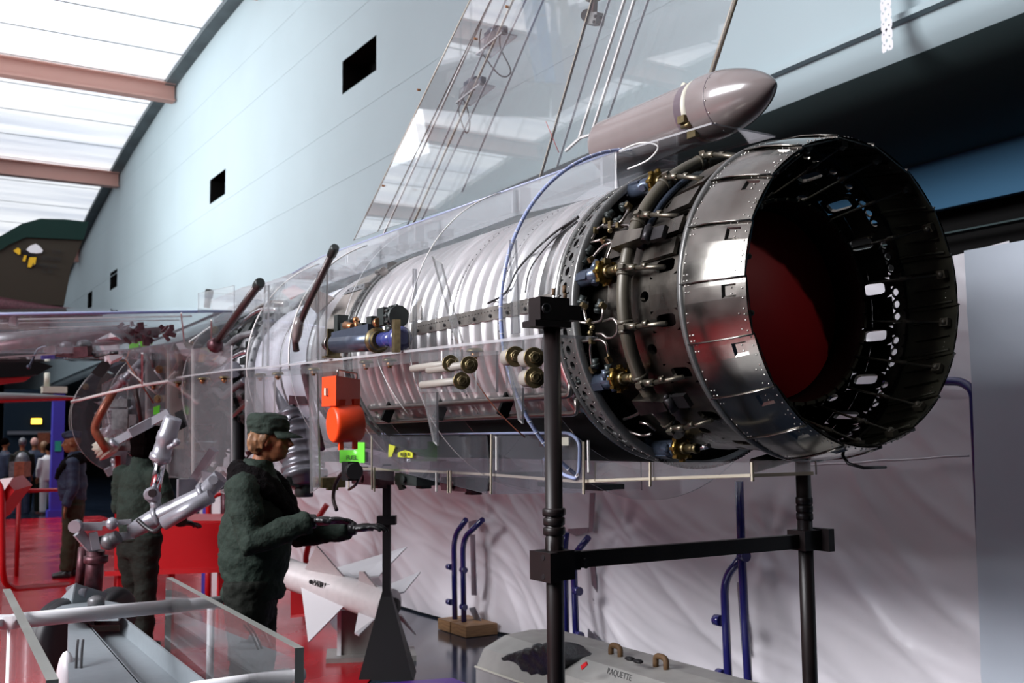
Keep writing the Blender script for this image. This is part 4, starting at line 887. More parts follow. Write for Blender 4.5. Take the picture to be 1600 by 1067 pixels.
# --- fin: two skins made of panels with spars between
LE = lambda y: 553 + (375 - y) * (735-553)/375.0
for X in (2.83, 2.945):
    s_ = 'fin_skin'
    plate(s_, onXs([(553, 375), (783, -100), (815, -100), (590, 362)], X), (1, 0, 0), .006, 'clear_fin', 'edge_tan')
    plate(s_, onXs([(591, 361), (816, -100), (955, -100), (842, 283)], X), (1, 0, 0), .006, 'clear_fin', 'edge')
    plate(s_, onXs([(844, 282), (957, -100), (1176, -100), (1113, 112), (1100, 165), (955, 205), (958, 238)], X), (1, 0, 0), .006, 'clear_fin', 'edge')
def spar(x0, y0, x1, y1, em, w=.11, th=.01, name='fin_spar'):
    a, b = onX(x0, y0, 2.887), onX(x1, y1, 2.887); g = MB(); g.bar(a, b, w, th, 0, up=tuple(np.cross(b-a, A(1, 0, 0)))); return g.build(name, [em], af)
for q in ((553, 375, 759, -50, 'edge_tan'),):
    g = MB(); g.tube(onXs([q[:2], q[2:4]], 2.83), .0045, 6); g.build('leading_edge_bead', 'edge_tan', af)
for (x0, y0, x1, y1, m, w) in ((640, 362, 824, -50, 'edge_tan', .008), (632, 362, 812, -50, 'edge', .006), (655, 352, 845, -50, 'edge', .004), (600, 365, 790, -50, 'edge_white', .008), (842, 285, 940, -50, 'edge_tan', .009), (870, 262, 968, -50, 'edge', .005), (905, 216, 992, -50, 'edge_white', .014), (924, 210, 1007, -50, 'edge_white', .014), (722, 300, 870, -50, 'edge', .003), (884, 236, 906, 216, 'edge_white', .014), (905, 216, 956, 200, 'edge_white', .012), (948, 190, 1030, -50, 'edge', .005)):
    g = MB(); g.bar(onX(x0, y0, 2.85), onX(x1, y1, 2.85), .012, w*.8, 0, up=(0, 1, .5)); g.build('fin_spar', m, af)
g = MB(); g.tube(onXs([(1111, 116), (1168, -60)], 2.885), .011, 8); g.build('trailing_edge_tube', 'edge_tan', af)
g = MB(); g.tube(onXs([(853, 190), (873, 238)], 2.84), .002, 5); g.build('red_wire', 'red', af)
for (x, y) in ((652, 140), (597, 290), (1067, 134), (790, 10), (741, 60)):
    g = MB(); p = onX(x, y, 2.82); g.cyl(p, p + A(.02, 0, 0), .007 if x != 1067 else .014, n=10); g.build('fin_bolt', 'cream' if x == 1067 else 'copper', af)
# equipment standing on little clear shelves in the fin
for k, (x, y, lab) in enumerate(((775, 50, 'small blue-grey electric unit with looped cable high in the clear fin'), (742, 128, 'small blue-grey electric unit with looped cable lower in the clear fin'))):
    p = onX(x, y, 2.885); o = thing('fin_electric_unit', p, lab, 'equipment', 'blue-grey units in the clear fin'); s = .9 if k else 1
    g = MB(); g.cyl(p + A(0, -.02, .0), p + A(0, .05, .012), .03*s, n=12); g.cyl(p + A(0, -.09, -.01), p + A(0, -.01, .0), .018*s, n=10); g.box(p + A(0, .075, -.01), (.03, .06, .07)); g.box(p + A(0, -.085, -.02), (.03, .03, .04)); g.build('unit_body', 'blueact', o)
    g = MB(); g.prism([p + A(-.05, -.14, -.06), p + A(.05, -.14, -.06), p + A(.05, .14, -.09), p + A(-.05, .14, -.09)], (0, 0, 1), .01, 0, 1); g.prism([p + A(-.04, .12, -.09), p + A(-.04, -.14, -.05), p + A(-.04, -.1, -.01), p + A(-.04, .1, -.02)], (1, 0, 0), .006, 0, 1); g.build('clear_shelf', ['hazy', 'edge'], o)
    if k == 0: pts = [(781, 55), (782, 75), (796, 104), (797, 115), (788, 120), (775, 112), (752, 80), (749, 62), (752, 45)]
    else: pts = [(742, 140), (725, 143), (717, 160), (718, 180), (728, 207), (734, 195), (730, 170), (720, 148)]
    g = MB(); g.tube(smoothpath(onXs(pts, 2.86), 6), .0045, 6); g.build('cable', 'cable', o)
o = thing('rudder_actuator', onX(928, 12, 2.885), 'rudder hinge actuator with rod end at the top edge of the clear fin', 'equipment')
g = MB(); g.cyl(onX(930, -22, 2.885), onX(928, 20, 2.885), .016, n=12); g.cyl(onX(925, -40, 2.885), onX(927, -2, 2.885), .04, n=12); g.build('actuator_rod', 'pipe', o)
g = MB(); g.box(onX(931, 30, 2.885), (.05, .075, .055), R=Matrix.Rotation(.3, 3, 'X')); g.cyl(onX(917, 24, 2.86), onX(917, 24, 2.91), .03, n=12); g.build('hinge_block', 'steel', o)
g = MB(); 
for (x, y) in ((929, 25), (937, 27), (927, 34), (936, 37)): p = onX(x, y, 2.855); g.cyl(p, p + A(.01, 0, 0), .008, n=8)
g.build('hinge_bolts', 'darkrivet', o, kind='stuff')
# --- spine box on top
top = [(330, 470), (380, 449), (420, 441), (457, 427), (505, 400), (960, 237)]
low = [(968, 300), (810, 336), (700, 377), (540, 434), (420, 478), (335, 505)]
for X in (2.72, 3.06): plate('spine_side', onXs(top + low, 2.72) if X == 2.72 else [p + A(.34, 0, 0) for p in onXs(top + low, 2.72)], (1, 0, 0), .008, 'milky', 'edge')
T = onXs(top, 2.72)
for i in range(len(T)-1): plate('spine_top', [T[i], T[i+1], T[i+1] + A(.34, 0, 0), T[i] + A(.34, 0, 0)], (0, 0, 1), .008, 'clear', 'edge')
g = MB(); g.tube(T[3:], .0052, 6); g.build('spine_edge_bead', 'edge_blue', af)
e0, e1 = onX(962, 238, 2.72), onX(962, 322, 2.72)
plate('spine_end', [e0, e0 + A(.34, 0, 0), e1 + A(.34, 0, 0), e1], (0, 1, 0), .014, 'hazy', 'edge_white')
for px, yt, yb in ((648, 347, 376), (800, 296, 332), (812, 292, 328), (622, 356, 380), (543, 388, 410), (540, 392, 412), (470, 425, 445), (940, 245, 290)):
    a, b = onX(px, yt, 2.74), onX(px, yb, 2.74); g = MB(); g.box((a+b)/2 + A(.03, 0, 0), (.06, .018, abs(a[2]-b[2]))); g.build('corner_block', 'edge_white' if px % 2 else 'edge', af)
# aft spine ledge over the flange
a = onX(958, 240, 2.72)
plate('aft_ledge', [a, a + A(.34, 0, 0), a + A(.34, -.62, -.03), a + A(0, -.62, -.03)], (0, 0, 1), .008, 'clear', 'edge')
g = MB(); g.tube(smoothpath([a + A(.0, -.02, 0), a + A(.02, -.16, .01), a + A(.05, -.24, -.02), a + A(.03, -.2, -.07), a + A(0, -.1, -.09)], 6), .004, 6); g.build('edge_bead', 'edge_white', af)
# --- ring frames: flat clear annuli; the aft one carries a bluish ribbed edging tube
def frame(y, R, Ri, a0=0, a1=360, em='edge', name='ring_frame', fm='clear', c=(AX[0], AX[2]), th=.01, n=72):
    g = MB(); k = n; full = a1-a0 >= 360; cols = k if full else k+1; vs = []
    for yy in (y-th/2, y+th/2):
        for r in (Ri, R):
            for j in range(cols):
                a = math.radians(a0+(a1-a0)*j/k); vs.append((c[0]+r*math.cos(a), yy, c[1]+r*math.sin(a)))
    I = lambda s, r, j: (s*2+r)*cols + (j % cols)
    g.add(vs, [(I(0, 0, j), I(0, 0, j+1), I(0, 1, j+1), I(0, 1, j)) for j in range(k)] + [(I(1, 0, j), I(1, 1, j), I(1, 1, j+1), I(1, 0, j+1)) for j in range(k)], 0)
    b = len(g.v)-len(vs)
    for j in range(k):
        for r in (0, 1): g.f.append(tuple(b+q for q in (I(0, r, j), I(1, r, j), I(1, r, j+1), I(0, r, j+1)))); g.m.append(1 if r == 1 else 0); g.s.append(True)
    return g.build(name, ['%s' % fm, em], af)
frame(AX[1]+1.12, .755, .63, 85, 330)
frame(AX[1]+1.94, .755, .62, 80, 300)
for dy in (2.75, 3.55, 4.35): frame(AX[1]+dy, .75, .62, 80, 300)
g = MB(); g.tube([wpol(1.12, .757, a) for a in range(93, 240, 3)], .0085, 8); g.build('edging_tube', 'edge_blue', af)
g = MB()
for a in range(94, 239, 4): g.turn(wpol(1.12, .757, a), pol(0, 1, a+90), [(-.0015, .0095), (.0015, .0095)], 8)
g.build('edging_ribs', 'edge_white', af, kind='stuff')
g = MB(); g.tube([wpol(1.94, .757, a) for a in range(110, 200, 4)], .0035, 6); g.build('frame_bead', 'edge_white', af)
g = MB(); g.tube([wpol(3.55, .755, a) for a in range(110, 190, 4)], .005, 6); g.build('frame_bead', 'edge_white', af)
g = MB(); g.tube([wpol(4.35, .755, a) for a in range(110, 190, 4)], .005, 6); g.build('frame_bead', 'edge_white', af)
# thin red tinted string lines across the casing
for (y, a0, a1) in ((1.6, 184, 226), (2.45, 184, 215)):
    g = MB(); g.tube([wpol(y-.25*(a-a0)/40, .7, a) for a in range(a0, a1, 4)], .0028, 5); g.build('string_line', 'rustpipe' if y < 2 else 'edge_white', af)
# --- side shelf, with webs and gussets
def sh_pt(px, py, X): return onX(px, py, X)
S1 = [(850, 524), (600, 553), (425, 573), (360, 578), (275, 590)]
Z = [onX(x, y, 2.09) for x, y in S1]
for i in range(len(Z)-1):
    plate('side_shelf', [Z[i], Z[i+1], Z[i+1] + A(.24, 0, 0), Z[i] + A(.24, 0, 0)], (0, 0, 1), .012, 'clear', 'edge')
for (xa, ya, xb, yb, dz) in ((640, 549, 850, 526, .05), (480, 572, 640, 552, .045), (390, 582, 478, 573, .04)):
    a, b = onX(xa, ya, 2.1), onX(xb, yb, 2.1); plate('shelf_web', [a, b, b - A(0, 0, dz), a - A(0, 0, dz)], (1, 0, 0), .008, 'clear', 'edge')
def gusset(pts, Y=None, X=None, fm='clear', em='edge_white', th=.014):
    P_ = [onX(x, y, X) for x, y in pts]; return plate('gusset', P_, (1, .35, 0), th, fm, em)
gusset([(788, 535), (818, 532), (817, 662), (811, 656)], X=2.12)
gusset([(661, 615), (683, 613), (684, 696), (678, 690)], X=2.12)
gusset([(676, 400), (690, 412), (724, 540), (716, 545)], X=2.16)
gusset([(797, 375), (806, 375), (812, 520), (800, 522)], X=2.16, em='edge')
gusset([(498, 425), (512, 420), (508, 566), (497, 567)], X=2.16)
gusset([(414, 446), (420, 446), (418, 575), (410, 575)], X=2.16)
gusset([(646, 420), (650, 420), (650, 548), (646, 548)], X=2.16, em='edge')
gusset([(398, 585), (412, 584), (413, 655), (399, 655)], X=2.12, fm='hazy')
gusset([(484, 575), (496, 574), (500, 760), (486, 770)], X=2.2, fm='hazy')
# clear bolt block with rods, brass heads
plate('bolt_bracket', onXs([(792, 548), (846, 545), (846, 606), (792, 606)], 2.02), (1, 0, 0), .01, 'clear', 'edge')
o = thing('clear_bolt_block', onX(690, 612, 2.05), 'clear acrylic block with pale rods under the side shelf', 'bracket')
B0 = onX(656, 612, 2.12); B1 = onX(656, 547, 2.12); C0 = onX(722, 612, 2.12)
g = MB(); g.prism([onX(656, 612, 2.0), onX(722, 612, 2.0), onX(722, 546, 2.0), onX(656, 552, 2.0)], (1, 0, 0), .012, 0, 1); g.prism([onX(656, 612, 2.0)+A(.16, 0, 0), onX(722, 612, 2.0)+A(.16, 0, 0), onX(722, 546, 2.0)+A(.16, 0, 0), onX(656, 552, 2.0)+A(.16, 0, 0)], (1, 0, 0), .012, 0, 1); g.build('block_side', ['clear', 'edge_white'], o)
g = MB(); a, b = onX(690, 612, 2.0), onX(690, 548, 2.0); g.prism([a, b, b+A(.16, 0, 0), a+A(.16, 0, 0)], (0, 1, 0), .012, 0, 1); g.build('block_web', ['clear', 'edge_white'], o)
def hexbolt(p, d, r, m='brass', nutm='brass', lab=None, grp=None):
    p = np.asarray(p, float); d = np.asarray(d, float); o = thing('hex_bolt', p, lab, 'bolt', grp)
    g = MB(); g.turn(p, d, [(0, r), (.004, r*1.02), (.010, r*.96)], 20); g.build('washer', m, o)
    g = MB(); g.turn(p + d*.010, d, [(0, r*.56), (.002, r*.62), (.014, r*.60), (.016, r*.5)], 6); g.turn(p + d*.026, d, [(0, r*.36), (.006, r*.36), (.002, r*.2)], 12); g.build('nut', nutm, o)
    return o
grp1 = 'brass bolts on the clear bolt blocks'
for (x, y, lab) in ((704, 568, 'brass hex bolt at upper left of the trio on the clear block'), (733, 570, 'brass hex bolt at upper right of the trio on the clear block'), (721, 595, 'lower brass hex bolt of the trio on the clear block'),
                    (805, 557, 'brass hex bolt at upper left beside the stand post'), (834, 559, 'brass hex bolt at upper right beside the stand post'), (835, 590, 'lower brass hex bolt beside the stand post')):
    p = onX(x, y, 1.98); o = hexbolt(p, A(-.35, -.94, .0), .034 if x < 780 else .037, lab=lab, grp=grp1)
    L = .34 if x < 780 else .06
    g = MB(); g.cyl(p, p + A(0, 1, 0)*L, .016 if x < 780 else .03, n=12); g.build('pale_sleeve', 'sleeve', o)
g2 = 'bolts hanging under the side shelf'
for i, (x, y, ng) in enumerate(((742, 548, 'nearest the bolt trio'), (609, 563, 'right of the orange box handle'), (572, 566, 'above the orange box, right'), (490, 577, 'left of the orange box'), (434, 584, 'above the grey drum, left'), (407, 586, 'right of the black upright'), (350, 590, 'left of the black upright'), (316, 592, 'above the black bag'), (278, 598, 'above the landing gear strut'), (240, 602, 'at the far end of the side shelf'))):
    p = onX(x, y, 2.15); r = .032; o = thing('shelf_bolt', p, 'brass bolt hanging under the clear side shelf, ' + ng, 'bolt', g2)
    g = MB(); g.turn(p, (0, 0, -1), [(-.01, r*.9), (0, r*1.15), (.004, r*1.15), (.006, r*.8)], 16); g.build('washer', 'brass', o)
    g = MB(); g.turn(p - A(0, 0, .006), (0, 0, -1), [(0, r*.6), (.018, r*.6), (.02, r*.5)], 6); g.turn(p - A(0, 0, .02), (0, 0, -1), [(0, r*.33), (.016, r*.33)], 10); g.build('nut', 'copper', o)
g3 = 'round brass studs on the clear side panels'
for (x, y, nm) in ((336, 516, 'clear side panel just below the wing root'), (249, 577, 'clear side panel left of the ochre block'), (247, 623, 'clear side panel above the landing gear rod'), (307, 698, 'clear lower panel beside the gear strut'), (134, 604, 'clear round nose panel'), (192, 560, 'clear panel near the dark hatch')):
    D = 9.0 if x > 200 else 12.6; p = dep(x, y, D); o = thing('brass_stud', p, 'round brass stud on the ' + nm, 'bolt', g3); r = .034 if x > 200 else .04
    g = MB(); g.turn(p, -_fw, [(0, r), (.006, r), (.01, r*.85)], 16); g.turn(p - _fw*.008, -_fw, [(0, r*.45), (.012, r*.4)], 8); g.build('stud_head', 'brass', o)
# --- keel box under the engine
K = lambda pts, X: onXs(pts, X)
for dx in (0, .3):
    plate('keel_side', [p + A(dx, 0, 0) for p in K([(560, 678), (760, 677), (765, 742), (760, 771), (560, 722)], 2.52)], (1, 0, 0), .008, 'smoky' if dx == 0 else 'clear', 'edge')
    plate('keel_side', [p + A(dx, 0, 0) for p in K([(768, 677), (893, 676), (910, 690), (912, 770), (768, 772)], 2.52)], (1, 0, 0), .008, 'smoky' if dx == 0 else 'clear', 'edge')
    plate('keel_side', [p + A(dx, 0, 0) for p in K([(1171, 722), (1175, 722), (1176, 745), (930, 752), (930, 722)], 2.52)], (1, 0, 0), .008, 'clear', 'edge_tan')
q = K([(545, 731), (760, 741), (900, 752), (1172, 743)], 2.52)
for i in range(3):
    plate('keel_floor', [q[i], q[i+1], q[i+1] + A(.3, 0, 0), q[i] + A(.3, 0, 0)], (0, 0, 1), .012, 'smoky', 'edge_tan')
plate('keel_wing_side', K([(430, 690), (500, 640), (560, 678), (560, 724), (425, 776)], 2.45), (1, 0, 0), .008, 'hazy', 'edge')
g = MB(); g.tube(rounded(K([(598, 677), (890, 676), (906, 690), (905, 735), (900, 748), (880, 742), (850, 716)], 2.51), .04, 6), .0078, 8); g.build('keel_edging_tube', 'edge_blue', af)
for (x0, y0, x1, y1) in ((768, 678, 767, 772), (776, 682, 776, 735), (912, 690, 912, 772), (919, 688, 920, 738), (1016, 722, 1016, 760), (545, 733, 545, 765), (581, 680, 581, 765), (585, 730, 585, 768), (700, 735, 700, 770), (704, 735, 704, 770), (682, 738, 682, 768), (1175, 722, 1176, 752)):
    a, b = K([(x0, y0), (x1, y1)], 2.50); g = MB(); g.bar(a, b, .008, .008); g.build('edge_strip', 'edge_white' if x0 in (776, 919, 682) else 'edge_tan', af)
# --- labels
def label(px, X, s, m, txt=None, tm='text', th=.004):
    o = thing('acrylic_label', onX(*px[0], X), s, 'label'); g = MB(); g.prism(onXs(px, X), (1, 0, 0), th); g.build('label_plate', m, o)
    if txt:
        p0, p1, sz = txt[1], txt[2], txt[3]; a, b = onX(*p0, X-.01), onX(*p1, X-.01); text(txt[0], sz, a, b-a, (0, 0, 1), tm, o, fit=float(np.linalg.norm(b-a)))
    return o
label([(531, 703), (557, 703), (557, 691), (570, 691), (570, 723), (531, 723)], 2.3, 'fluorescent green acrylic label reading FUEL', 'green_label', ('FUEL', (541, 718), (558, 718), .034))
label([(622, 707), (633, 703), (645, 707), (645, 715), (622, 714)], 2.5, 'yellow label reading EJ1 on the keel side', 'yellow_label', ('EJ1', (625, 712), (638, 712), .024))
label([(608, 694), (618, 697), (612, 714), (607, 714)], 2.5, 'small yellow slip left of the yellow EJ1 label', 'yellow_label')
a_ = [dep(202, 537, 8.6), dep(217, 534, 8.6), dep(217, 543, 8.6), dep(202, 547, 8.6)]
for pts, lab in (([(202, 537), (217, 534), (217, 543), (202, 547)], 'small green label under the clear wing, left of a pair'), ([(218, 533), (237, 531), (238, 538), (220, 543)], 'small green label under the clear wing, right of a pair'), ([(240, 636), (250, 633), (249, 646), (240, 648)], 'tiny green label above the landing gear')):
    g = MB(); g.prism([dep(x, y, 8.6) for x, y in pts], _fw, .01); g.build('green_label', 'green_label', label=lab, cat='label')
g = MB(); g.prism(onXs([(876, 683), (889, 683), (889, 696), (876, 696)], 2.49), (1, 0, 0), .004); g.build('paper_tag', 'cream', label='cream paper tag on the keel box beside the stand post', cat='label')
# --- clear wing at left
wg = thing('clear_wing', dep(180, 520, 8.6), 'transparent acrylic wing reaching left from the clear airframe', 'aircraft wing')
def W_(x, y, d): return dep(x, y, d)
def wplate(nm, pts, th=.012, fm='hazy', em='edge', n=None):
    P_ = [dep(*p) for p in pts]; nn = np.cross(P_[1]-P_[0], P_[2]-P_[0]) if n is None else n
    g = MB(); g.prism(P_, nn, th, 0, 1); return g.build(nm, [fm, em], wg)
wplate('rear_spar', [(-30, 492, 7.4), (362, 487, 8.6), (362, 552, 8.6), (230, 552, 8.2), (-30, 552, 7.4)], fm='milky', em='edge_blue')
wplate('upper_skin', [(-30, 492, 7.4), (362, 487, 8.6), (350, 480, 10.5), (-30, 484, 10.5)], fm='milky', em='edge_blue')
wplate('lower_skin', [(-30, 560, 7.5), (200, 546, 8.1), (300, 532, 8.6), (340, 560, 10.5), (-30, 566, 10.5)], fm='clear')
g = MB(); g.tube([dep(-30, 491, 7.38), dep(362, 486, 8.58)], .011, 8); g.build('upper_edge_bead', 'edge_blue', wg)
g = MB(); g.tube([dep(112, 628, 9.5), dep(160, 616, 9.3), (dep(215, 603, 9.0)), dep(300, 590, 8.7)], .014, 8); g.build('lower_edge_bead', 'edge_white', wg)
for (x0, y0, x1, y1, w) in ((20, 499, 300, 494, .012), (0, 505, 280, 500, .008), (60, 512, 230, 508, .008), (283, 489, 288, 535, .01), (296, 534, 330, 510, .01), (330, 500, 330, 548, .012), (222, 552, 222, 600, .012)):
    g = MB(); g.bar(dep(x0, y0, 8.0), dep(x1, y1, 8.4), w, w); g.build('stiffener_strip', 'edge_white', wg)
o = thing('flap_actuating_rod', dep(130, 530, 8.2), 'long maroon and grey actuating rod lying along the clear wing', 'equipment')
g = MB(); g.tube([dep(-30, 538, 7.7), dep(60, 526, 7.9), dep(150, 519, 8.1), dep(200, 515, 8.2)], [.07, .055, .04, .03], 12); g.build('grey_fairing', 'greyeq', o)
g = MB(); g.tube([dep(-30, 545, 7.65), dep(70, 532, 7.85), dep(170, 528, 8.1), dep(230, 522, 8.25), dep(262, 513, 8.3)], [.03, .05, .06, .05, .02], 10); g.build('maroon_casing', 'maroon', o)
g = MB()
rng = random.Random(8)
for k in range(30):
    x = rng.uniform(180, 268); y = rng.uniform(506, 534); p = dep(x, y, 8.1+rng.uniform(-.05, .1)); g.box(p, (rng.uniform(.02, .07), .05, rng.uniform(.01, .05)), R=Matrix.Rotation(rng.uniform(0, 3), 3, 'Y'))
g.build('fittings', 'maroon', o, kind='stuff')
g = MB(); g.bar(dep(148, 533, 8.0), dep(215, 531, 8.2), .03, .02); g.prism([dep(152, 531, 8.0), dep(165, 524, 8.0), dep(174, 520, 8.0), (dep(183, 526, 8.0)), dep(190, 531, 8.05)], _fw, .04); g.build('white_mounting_foot', 'white', o)
o = thing('wing_equipment_box', dep(112, 552, 7.9), 'black equipment box with cable tail hanging under the clear wing', 'equipment')
g = MB(); g.prism([dep(x, y, 7.9) for x, y in ((88, 543), (143, 541), (144, 556), (122, 559), (95, 557))], _fw, .16); g.prism([dep(x, y, 7.85) for x, y in ((70, 541), (90, 540), (92, 552), (74, 550))], _fw, .1); g.build('box_body', 'maroon', o)
g = MB(); g.ball(dep(104, 540, 7.9), (.05, .05, .035)); g.ball(dep(132, 539, 7.9), (.06, .05, .04)); g.build('box_domes', 'greyeq', o, kind='stuff')
g = MB(); g.tube(smoothpath([dep(143, 551, 7.9), dep(150, 558, 7.9), (dep(162, 555, 7.9)), dep(182, 551, 7.9)], 5), .007, 6); g.cyl(dep(172, 552, 7.9), dep(184, 551, 7.9), .014); g.build('cable', 'cable', o)
g = MB(); g.tube(smoothpath([dep(74, 541, 7.8), dep(60, 545, 7.8), dep(52, 560, 7.8), dep(46, 572, 7.8)], 5), .009, 6); g.ball(dep(45, 573, 7.8), .018, 8); g.build('dangling_cable', 'blueact', o)
g = MB(); g.box(dep(21, 506, 7.6), (.055, .04, .03), R=Matrix.Rotation(-YAW, 3, 'Z')); g.box(dep(21, 500, 7.6), (.045, .035, .04), R=Matrix.Rotation(-YAW, 3, 'Z')); g.build('small_relay', 'maroon', label='tiny dark relay on the far left of the clear wing', cat='equipment')
g = MB(); g.bar(dep(166, 535, 8.7), dep(182, 563, 8.7), .1, .12, up=(0, 1, 0)); g.box(dep(175, 550, 8.8), (.1, .08, .16)); g.build('white_support_block', 'white', label='white support block under the clear wing', cat='support')
# --- side panels in front fuselage and nose disc
for pts in ([(228, 553), (262, 548), (262, 742), (228, 722)], [(264, 548), (300, 545), (300, 752), (264, 743)], [(302, 545), (362, 540), (362, 775), (302, 755)], [(384, 590), (430, 585), (428, 700), (384, 705)]):
    plate('side_panel', onXs(pts, 2.17), (1, 0, 0), .012, 'hazy', 'edge_white')
for pts in ([(200, 560), (228, 553), (228, 722), (200, 700)], [(160, 600), (199, 580), (199, 700), (160, 705)]):
    plate('nose_panel', [p for p in [dep(x, y, 10.6) for x, y in pts]], _rt*.6+_fw, .012, 'hazy', 'edge_white')
for pts in ([(310, 458), (366, 446), (366, 488), (310, 488)], [(420, 445), (495, 428), (495, 560), (420, 572)]):
    plate('upper_side_panel', onXs(pts, 2.2), (1, 0, 0), .008, 'clear', 'edge')
cN = dep(185, 655, 12.6)
def frame2(c, R, Ri, nrm, fm, em, th=.03, name='nose_ring'):
    g = MB(); x = np.cross(nrm, A(0, 0, 1)); x = x/np.linalg.norm(x); z = np.cross(x, nrm); n = 48
    c = np.asarray(c); nv = np.asarray(nrm)/np.linalg.norm(nrm)
    vs = [c + nv*s + (x*math.cos(2*PI*j/n) + z*math.sin(2*PI*j/n))*r for s in (-th/2, th/2) for r in (Ri, R) for j in range(n)]
    I = lambda s, r, j: (s*2+r)*n + j % n
    g.add(vs, [(I(0, 0, j), I(0, 0, j+1), I(0, 1, j+1), I(0, 1, j)) for j in range(n)] + [(I(1, 0, j), I(1, 1, j), I(1, 1, j+1), I(1, 0, j+1)) for j in range(n)], 0)
    b = len(g.v)-len(vs)
    for j in range(n): g.f.append(tuple(b+q for q in (I(0, 1, j), I(1, 1, j), I(1, 1, j+1), I(0, 1, j+1)))); g.m.append(1); g.s.append(True)
    return g.build(name, [fm, em], af)
cN = A(2.78, 13.2, 1.93)
frame2(cN, .70, .02, A(0, 1, 0), 'smoky', 'edge_white'); frame2(cN + A(.1, .9, 0), .68, .5, A(0, 1, 0), 'clear', 'edge_white')
frame2(A(2.8, 11.4, 2.0), .66, .5, A(0, 1, 0), 'clear', 'edge_white', name='nose_ring'); frame2(A(2.85, 9.9, 2.02), .72, .55, A(0, 1, 0), 'clear', 'edge', name='nose_ring'); frame2(A(2.88, 8.4, 2.05), .75, .6, A(0, 1, 0), 'clear', 'edge', name='nose_ring')
# --- long dark rods leaning against the airframe
def rod(pts, r, lab, knob=True, mid=None, m='rod'):
    o = thing('ground_rod', pts[0], lab, 'rod', 'dark rods along the airframe')
    g = MB(); g.tube(pts, r, 12); g.build('shaft', m, o)
    d = pts[-1]-pts[-2]; d = d/np.linalg.norm(d)
    if knob: g = MB(); g.turn(pts[-1]-d*.02, d, [(0, r*1.25), (.01, r*1.35), (.06, r*1.35), (.075, r*1.1)], 12); g.build('end_cap', 'darkeq', o)
    if mid is not None: g = MB(); g.turn(mid[0], mid[1]-mid[0], [(0, r), (.04, r*1.5), (.10, r*1.6), (.15, r*1.1)], 10); g.build('taped_joint', 'pod', o)
    return o
q = [onX(x, y, 2.13) for x, y in ((463, 548), (460, 525), (480, 478), (519, 396))]
rod(q, .019, 'dark rod with taped elbow and black cap leaning over the white duct', mid=(onX(462, 534, 2.12), onX(466, 510, 2.12)))
q = [onX(x, y, 2.13) for x, y in ((338, 536), (403, 446))]; o = rod(q, .026, 'dark rod with black cap slanting up beside the ochre block')
g = MB(); g.turn(onX(336, 540, 2.12), onX(342, 530, 2.12)-onX(336, 540, 2.12), [(0, .06), (.03, .05), (.06, .035)], 12); g.build('foot_cup', 'maroon', o)
q = [dep(x, y, 8.7) for x, y in ((293, 612), (309, 538))]; o = rod(q, .03, 'dark rod behind the clear shelf ending in a brass foot', knob=False)
g = MB(); g.turn(dep(292, 616, 8.7), (0, 0, 1), [(0, .03), (.0, .07), (.02, .07), (.04, .03), (.12, .025)], 12); g.build('brass_foot', 'brass', o)
q = [dep(x, y, 8.9) for x, y in ((323, 481), (326, 462))]; rod(q, .026, 'short dark rod with black cap standing above the clear wing root')
q = [dep(x, y, 8.8) for x, y in ((343, 728), (357, 600))]; rod(q, .028, 'dark upright rod between the black bag and the black upright', knob=False, m='black')
q = [dep(x, y, 9.2) for x, y in ((221, 660), (210, 600))]; rod(q, .02, 'thin dark rod inside the clear nose panels', knob=False)
q = [onX(x, y, 2.3) for x, y in ((503, 702), (474, 578))]; rod(q, .02, 'maroon rod slanting down beside the orange box', knob=False, m='maroon')
g = MB(); a = onX(372, 735, 2.45); b = onX(372, 562, 2.45); g.cyl(A(a[0], a[1], 0), b, .056, n=18); g.build('black_upright', 'black', label='thick black upright column behind the capped mannequin', cat='column')
# --- things seen inside: pipe, bag, drum, boxes
o = thing('nose_pipe', dep(150, 660, 10.2), 'bent orange-brown pipe crossing the clear nose', 'pipe')
g = MB(); g.tube(rounded([dep(x, y, 10.2) for x, y in ((168, 705), (147, 672), (152, 655), (178, 610))], .1), .04, 12); g.build('brown_section', 'rustpipe', o)
g = MB(); g.tube([dep(x, y, 10.2) for x, y in ((178, 610), (192, 594), (227, 560))], [.04, .036, .036], 12); g.cyl(dep(190, 597, 10.2), dep(196, 590, 10.2), .05, n=12); g.tube(rounded([dep(x, y, 10.1) for x, y in ((212, 578), (217, 580), (220, 590))], .05), .022, 8); g.build('pale_section', 'gear', o)
g = MB(); g.prism([dep(x, y, 10.4) for x, y in ((143, 582), (160, 564), (179, 564), (160, 590), (155, 589))], _fw, .03); g.build('dark_hatch', 'black', label='dark square hatch plate beside the clear nose', cat='hatch')
g = MB(); g.prism([dep(x, y, 10.9) for x, y in ((160, 590), (168, 580), (175, 584), (168, 600), (156, 622), (152, 612))], _fw, .1); g.build('dark_pad', 'leather', label='black padded lip inside the clear nose rim', cat='pad')
rng = random.Random(21)
o = thing('nose_equipment', dep(185, 690, 10.5), 'cluster of grey and cream units packed inside the clear nose', 'equipment')
g = MB()
for k in range(34):
    x = rng.uniform(150, 200); y = rng.uniform(622, 738 if x > 165 else 700); p = dep(x, y, 10.6+rng.uniform(0, .5)); s = rng.uniform(.03, .09)
    if k % 2: g.cyl(p, p + A(rng.uniform(-.1, .1), 0, rng.uniform(-.12, .12)), s*.35, n=8)
    else: g.box(p, (s, s, s*1.3), R=Matrix.Rotation(rng.uniform(0, 3), 3, 'Y'))
g.build('unit_cluster', 'gear', o, kind='stuff')
